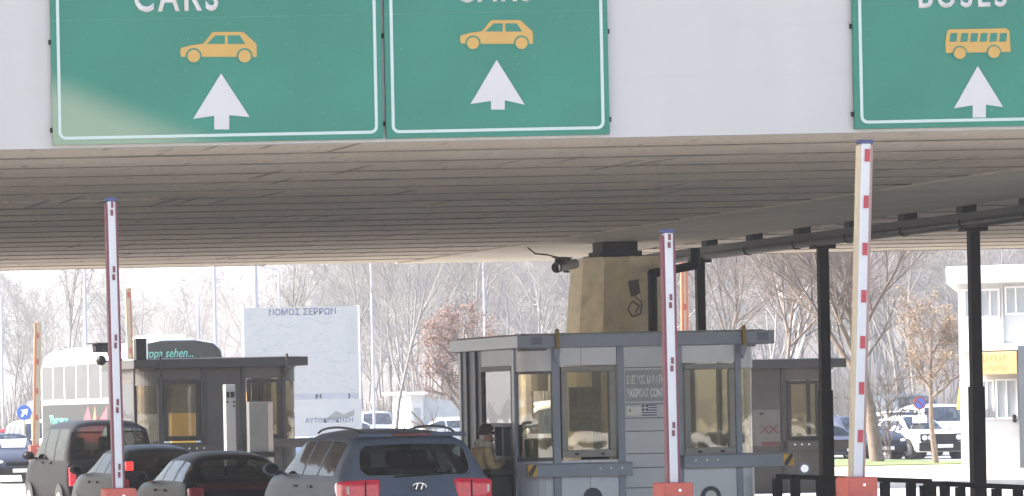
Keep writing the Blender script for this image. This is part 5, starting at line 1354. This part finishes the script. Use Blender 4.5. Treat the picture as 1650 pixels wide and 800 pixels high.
tree('bare_tree', 'bare forked tree behind the roofs of the two right booths', at(1268, 128), 5.6, .095, 33, cfgB)
tree('bare_tree', 'bare slender tree between the pier drainpipe and the dark post', at(1165, 140), 6.0, .085, 41, cfgB)
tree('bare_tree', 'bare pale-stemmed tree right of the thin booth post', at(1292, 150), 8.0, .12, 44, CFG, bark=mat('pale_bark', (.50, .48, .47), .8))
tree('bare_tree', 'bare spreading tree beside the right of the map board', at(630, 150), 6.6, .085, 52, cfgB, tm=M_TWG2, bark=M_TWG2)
tree('shrub', 'bare twiggy shrub by the trunk of the large verge tree', at(1432, 117), 2.3, .04, 61, dict(CFG, n=[14, 7, 4, 3], t0=[.02, .1, .1, .1], ang=[(15, 50), (20, 50), (20, 50), (20, 50)], ratio=[(.6, .9), (.4, .6), (.4, .6), (.35, .6)]))
tree('fallen_branches', 'dark bare branches reaching left in front of the white nosed van', at(768, 93), 2.4, .06, 71, dict(CFG, n=[7, 4, 3], ns=[5, 4, 3, 2], up=[.0, .1, .1, .1], t0=[.2, .2, .2], ang=[(20, 50), (20, 50), (20, 50)], ratio=[(.4, .6), (.4, .6), (.4, .6)]), lean=(-.75, 0), tm=M_BARK)
# row of hazy trees farther off: four kinds copied
protos = []; segs_all = []
for k in range(4):
    cf = CFG if k % 2 else dict(CFG, ang=[(15, 38), (15, 40), (20, 45), (20, 60)], ratio=[(.45, .7), (.4, .6), (.4, .6), (.35, .6)])
    t, out = tree('background_tree', ['tall narrow bare tree in the hazy far row', 'broad bare tree in the hazy far row', 'upright bare tree with dense twigs in the hazy far row', 'loose bare tree with open crown in the hazy far row'][k],
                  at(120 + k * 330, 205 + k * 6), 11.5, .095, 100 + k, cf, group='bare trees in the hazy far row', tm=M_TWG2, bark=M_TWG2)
    protos.append((t, kids(t))); segs_all.append(out)
r4 = random.Random(12)
spots = []
for i in range(34):
    px = -20 + 1700 * (i + r4.uniform(-.4, .4)) / 34
    if 330 < px < 600 and i % 2: continue
    spots.append((px, r4.uniform(185, 250), r4.uniform(.72, 1.12) * (.66 if px < 560 else 1.)))
for i, (px, Y, s) in enumerate(spots):
    t, ch = protos[i % 4]; pz = at(px, Y)
    quickdup(t, ch, pz, r4.uniform(0, 6.28), (s, s, s))
# far woodland that reads as one mass
P0s, P1s, r0s, r1s = [], [], [], []
base = []
for out in segs_all:
    rg = random.Random(2); keep = [s for s in out if s[2] > .022 or rg.random() < .30]
    base.append((np.array([s[0] for s in keep]), np.array([s[1] for s in keep]), np.array([s[2] for s in keep]), np.array([s[3] for s in keep])))
for k in range(215):
    px = r4.uniform(520, 1720) if k > 12 else r4.uniform(-40, 560); Y = r4.uniform(265, 370)
    x = at(px, Y)[0]; hz0 = 0 if Y < 330 else 0
    gz = (1.5 + 34 / (1 + math.exp(-(x - 118) / 26))) * math.sin(min(1, max(0, (Y - 330) / 220)) * math.pi * .5)
    s = r4.uniform(.8, 1.25) * (1.15 if px > 560 else .8); a = r4.uniform(0, 6.28); ca, sa = math.cos(a), math.sin(a)
    M_ = np.array([[ca, -sa, 0], [sa, ca, 0], [0, 0, 1]]) * s
    b0, b1, q0, q1 = base[k % 4]
    off = np.array([x, Y, gz])
    P0s.append(b0 @ M_.T + off); P1s.append(b1 @ M_.T + off); r0s.append(np.maximum(q0 * s, .012)); r1s.append(np.maximum(q1 * s, .010))
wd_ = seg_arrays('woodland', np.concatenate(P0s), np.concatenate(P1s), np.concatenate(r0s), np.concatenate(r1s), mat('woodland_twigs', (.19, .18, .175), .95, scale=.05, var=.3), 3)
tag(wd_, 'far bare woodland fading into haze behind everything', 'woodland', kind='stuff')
# undergrowth along the car park edge
P0s, P1s, r0s, r1s = [], [], [], []
for k in range(5200):
    px = r4.uniform(-30, 1700); Y = r4.uniform(192, 262); x = at(px, Y)[0]; h = r4.uniform(.8, 3.0) * (1 + .4 * math.sin(px * .02))
    P0s.append((x, Y, 0)); P1s.append((x + r4.gauss(0, .5), Y + r4.gauss(0, .5), h)); r0s.append(.03); r1s.append(.012)
ug = seg_arrays('undergrowth', np.array(P0s), np.array(P1s), np.array(r0s), np.array(r1s), mat('undergrowth_stems', (.17, .15, .13), .95, scale=.3, var=.3), 3)
tag(ug, 'dull brush and stems along the far edge of the car park', 'undergrowth', kind='stuff')

# ------------------------------------------------------------------ haze
HAZE = True
if HAZE:
    m, t, b = _new('haze_air'); t.nodes.remove(b); v = t.nodes.new('ShaderNodeVolumePrincipled')
    v.inputs['Color'].default_value = (.93, .95, 1, 1); v.inputs['Density'].default_value = .0005; v.inputs['Anisotropy'].default_value = .35
    t.links.new(v.outputs[0], t.nodes['Material Output'].inputs['Volume'])
    mb = MB(); mb.box(-605, 705, -65, 1510, -2.0, 60); hz = mb.build('haze', m); hz['kind'] = 'stuff'
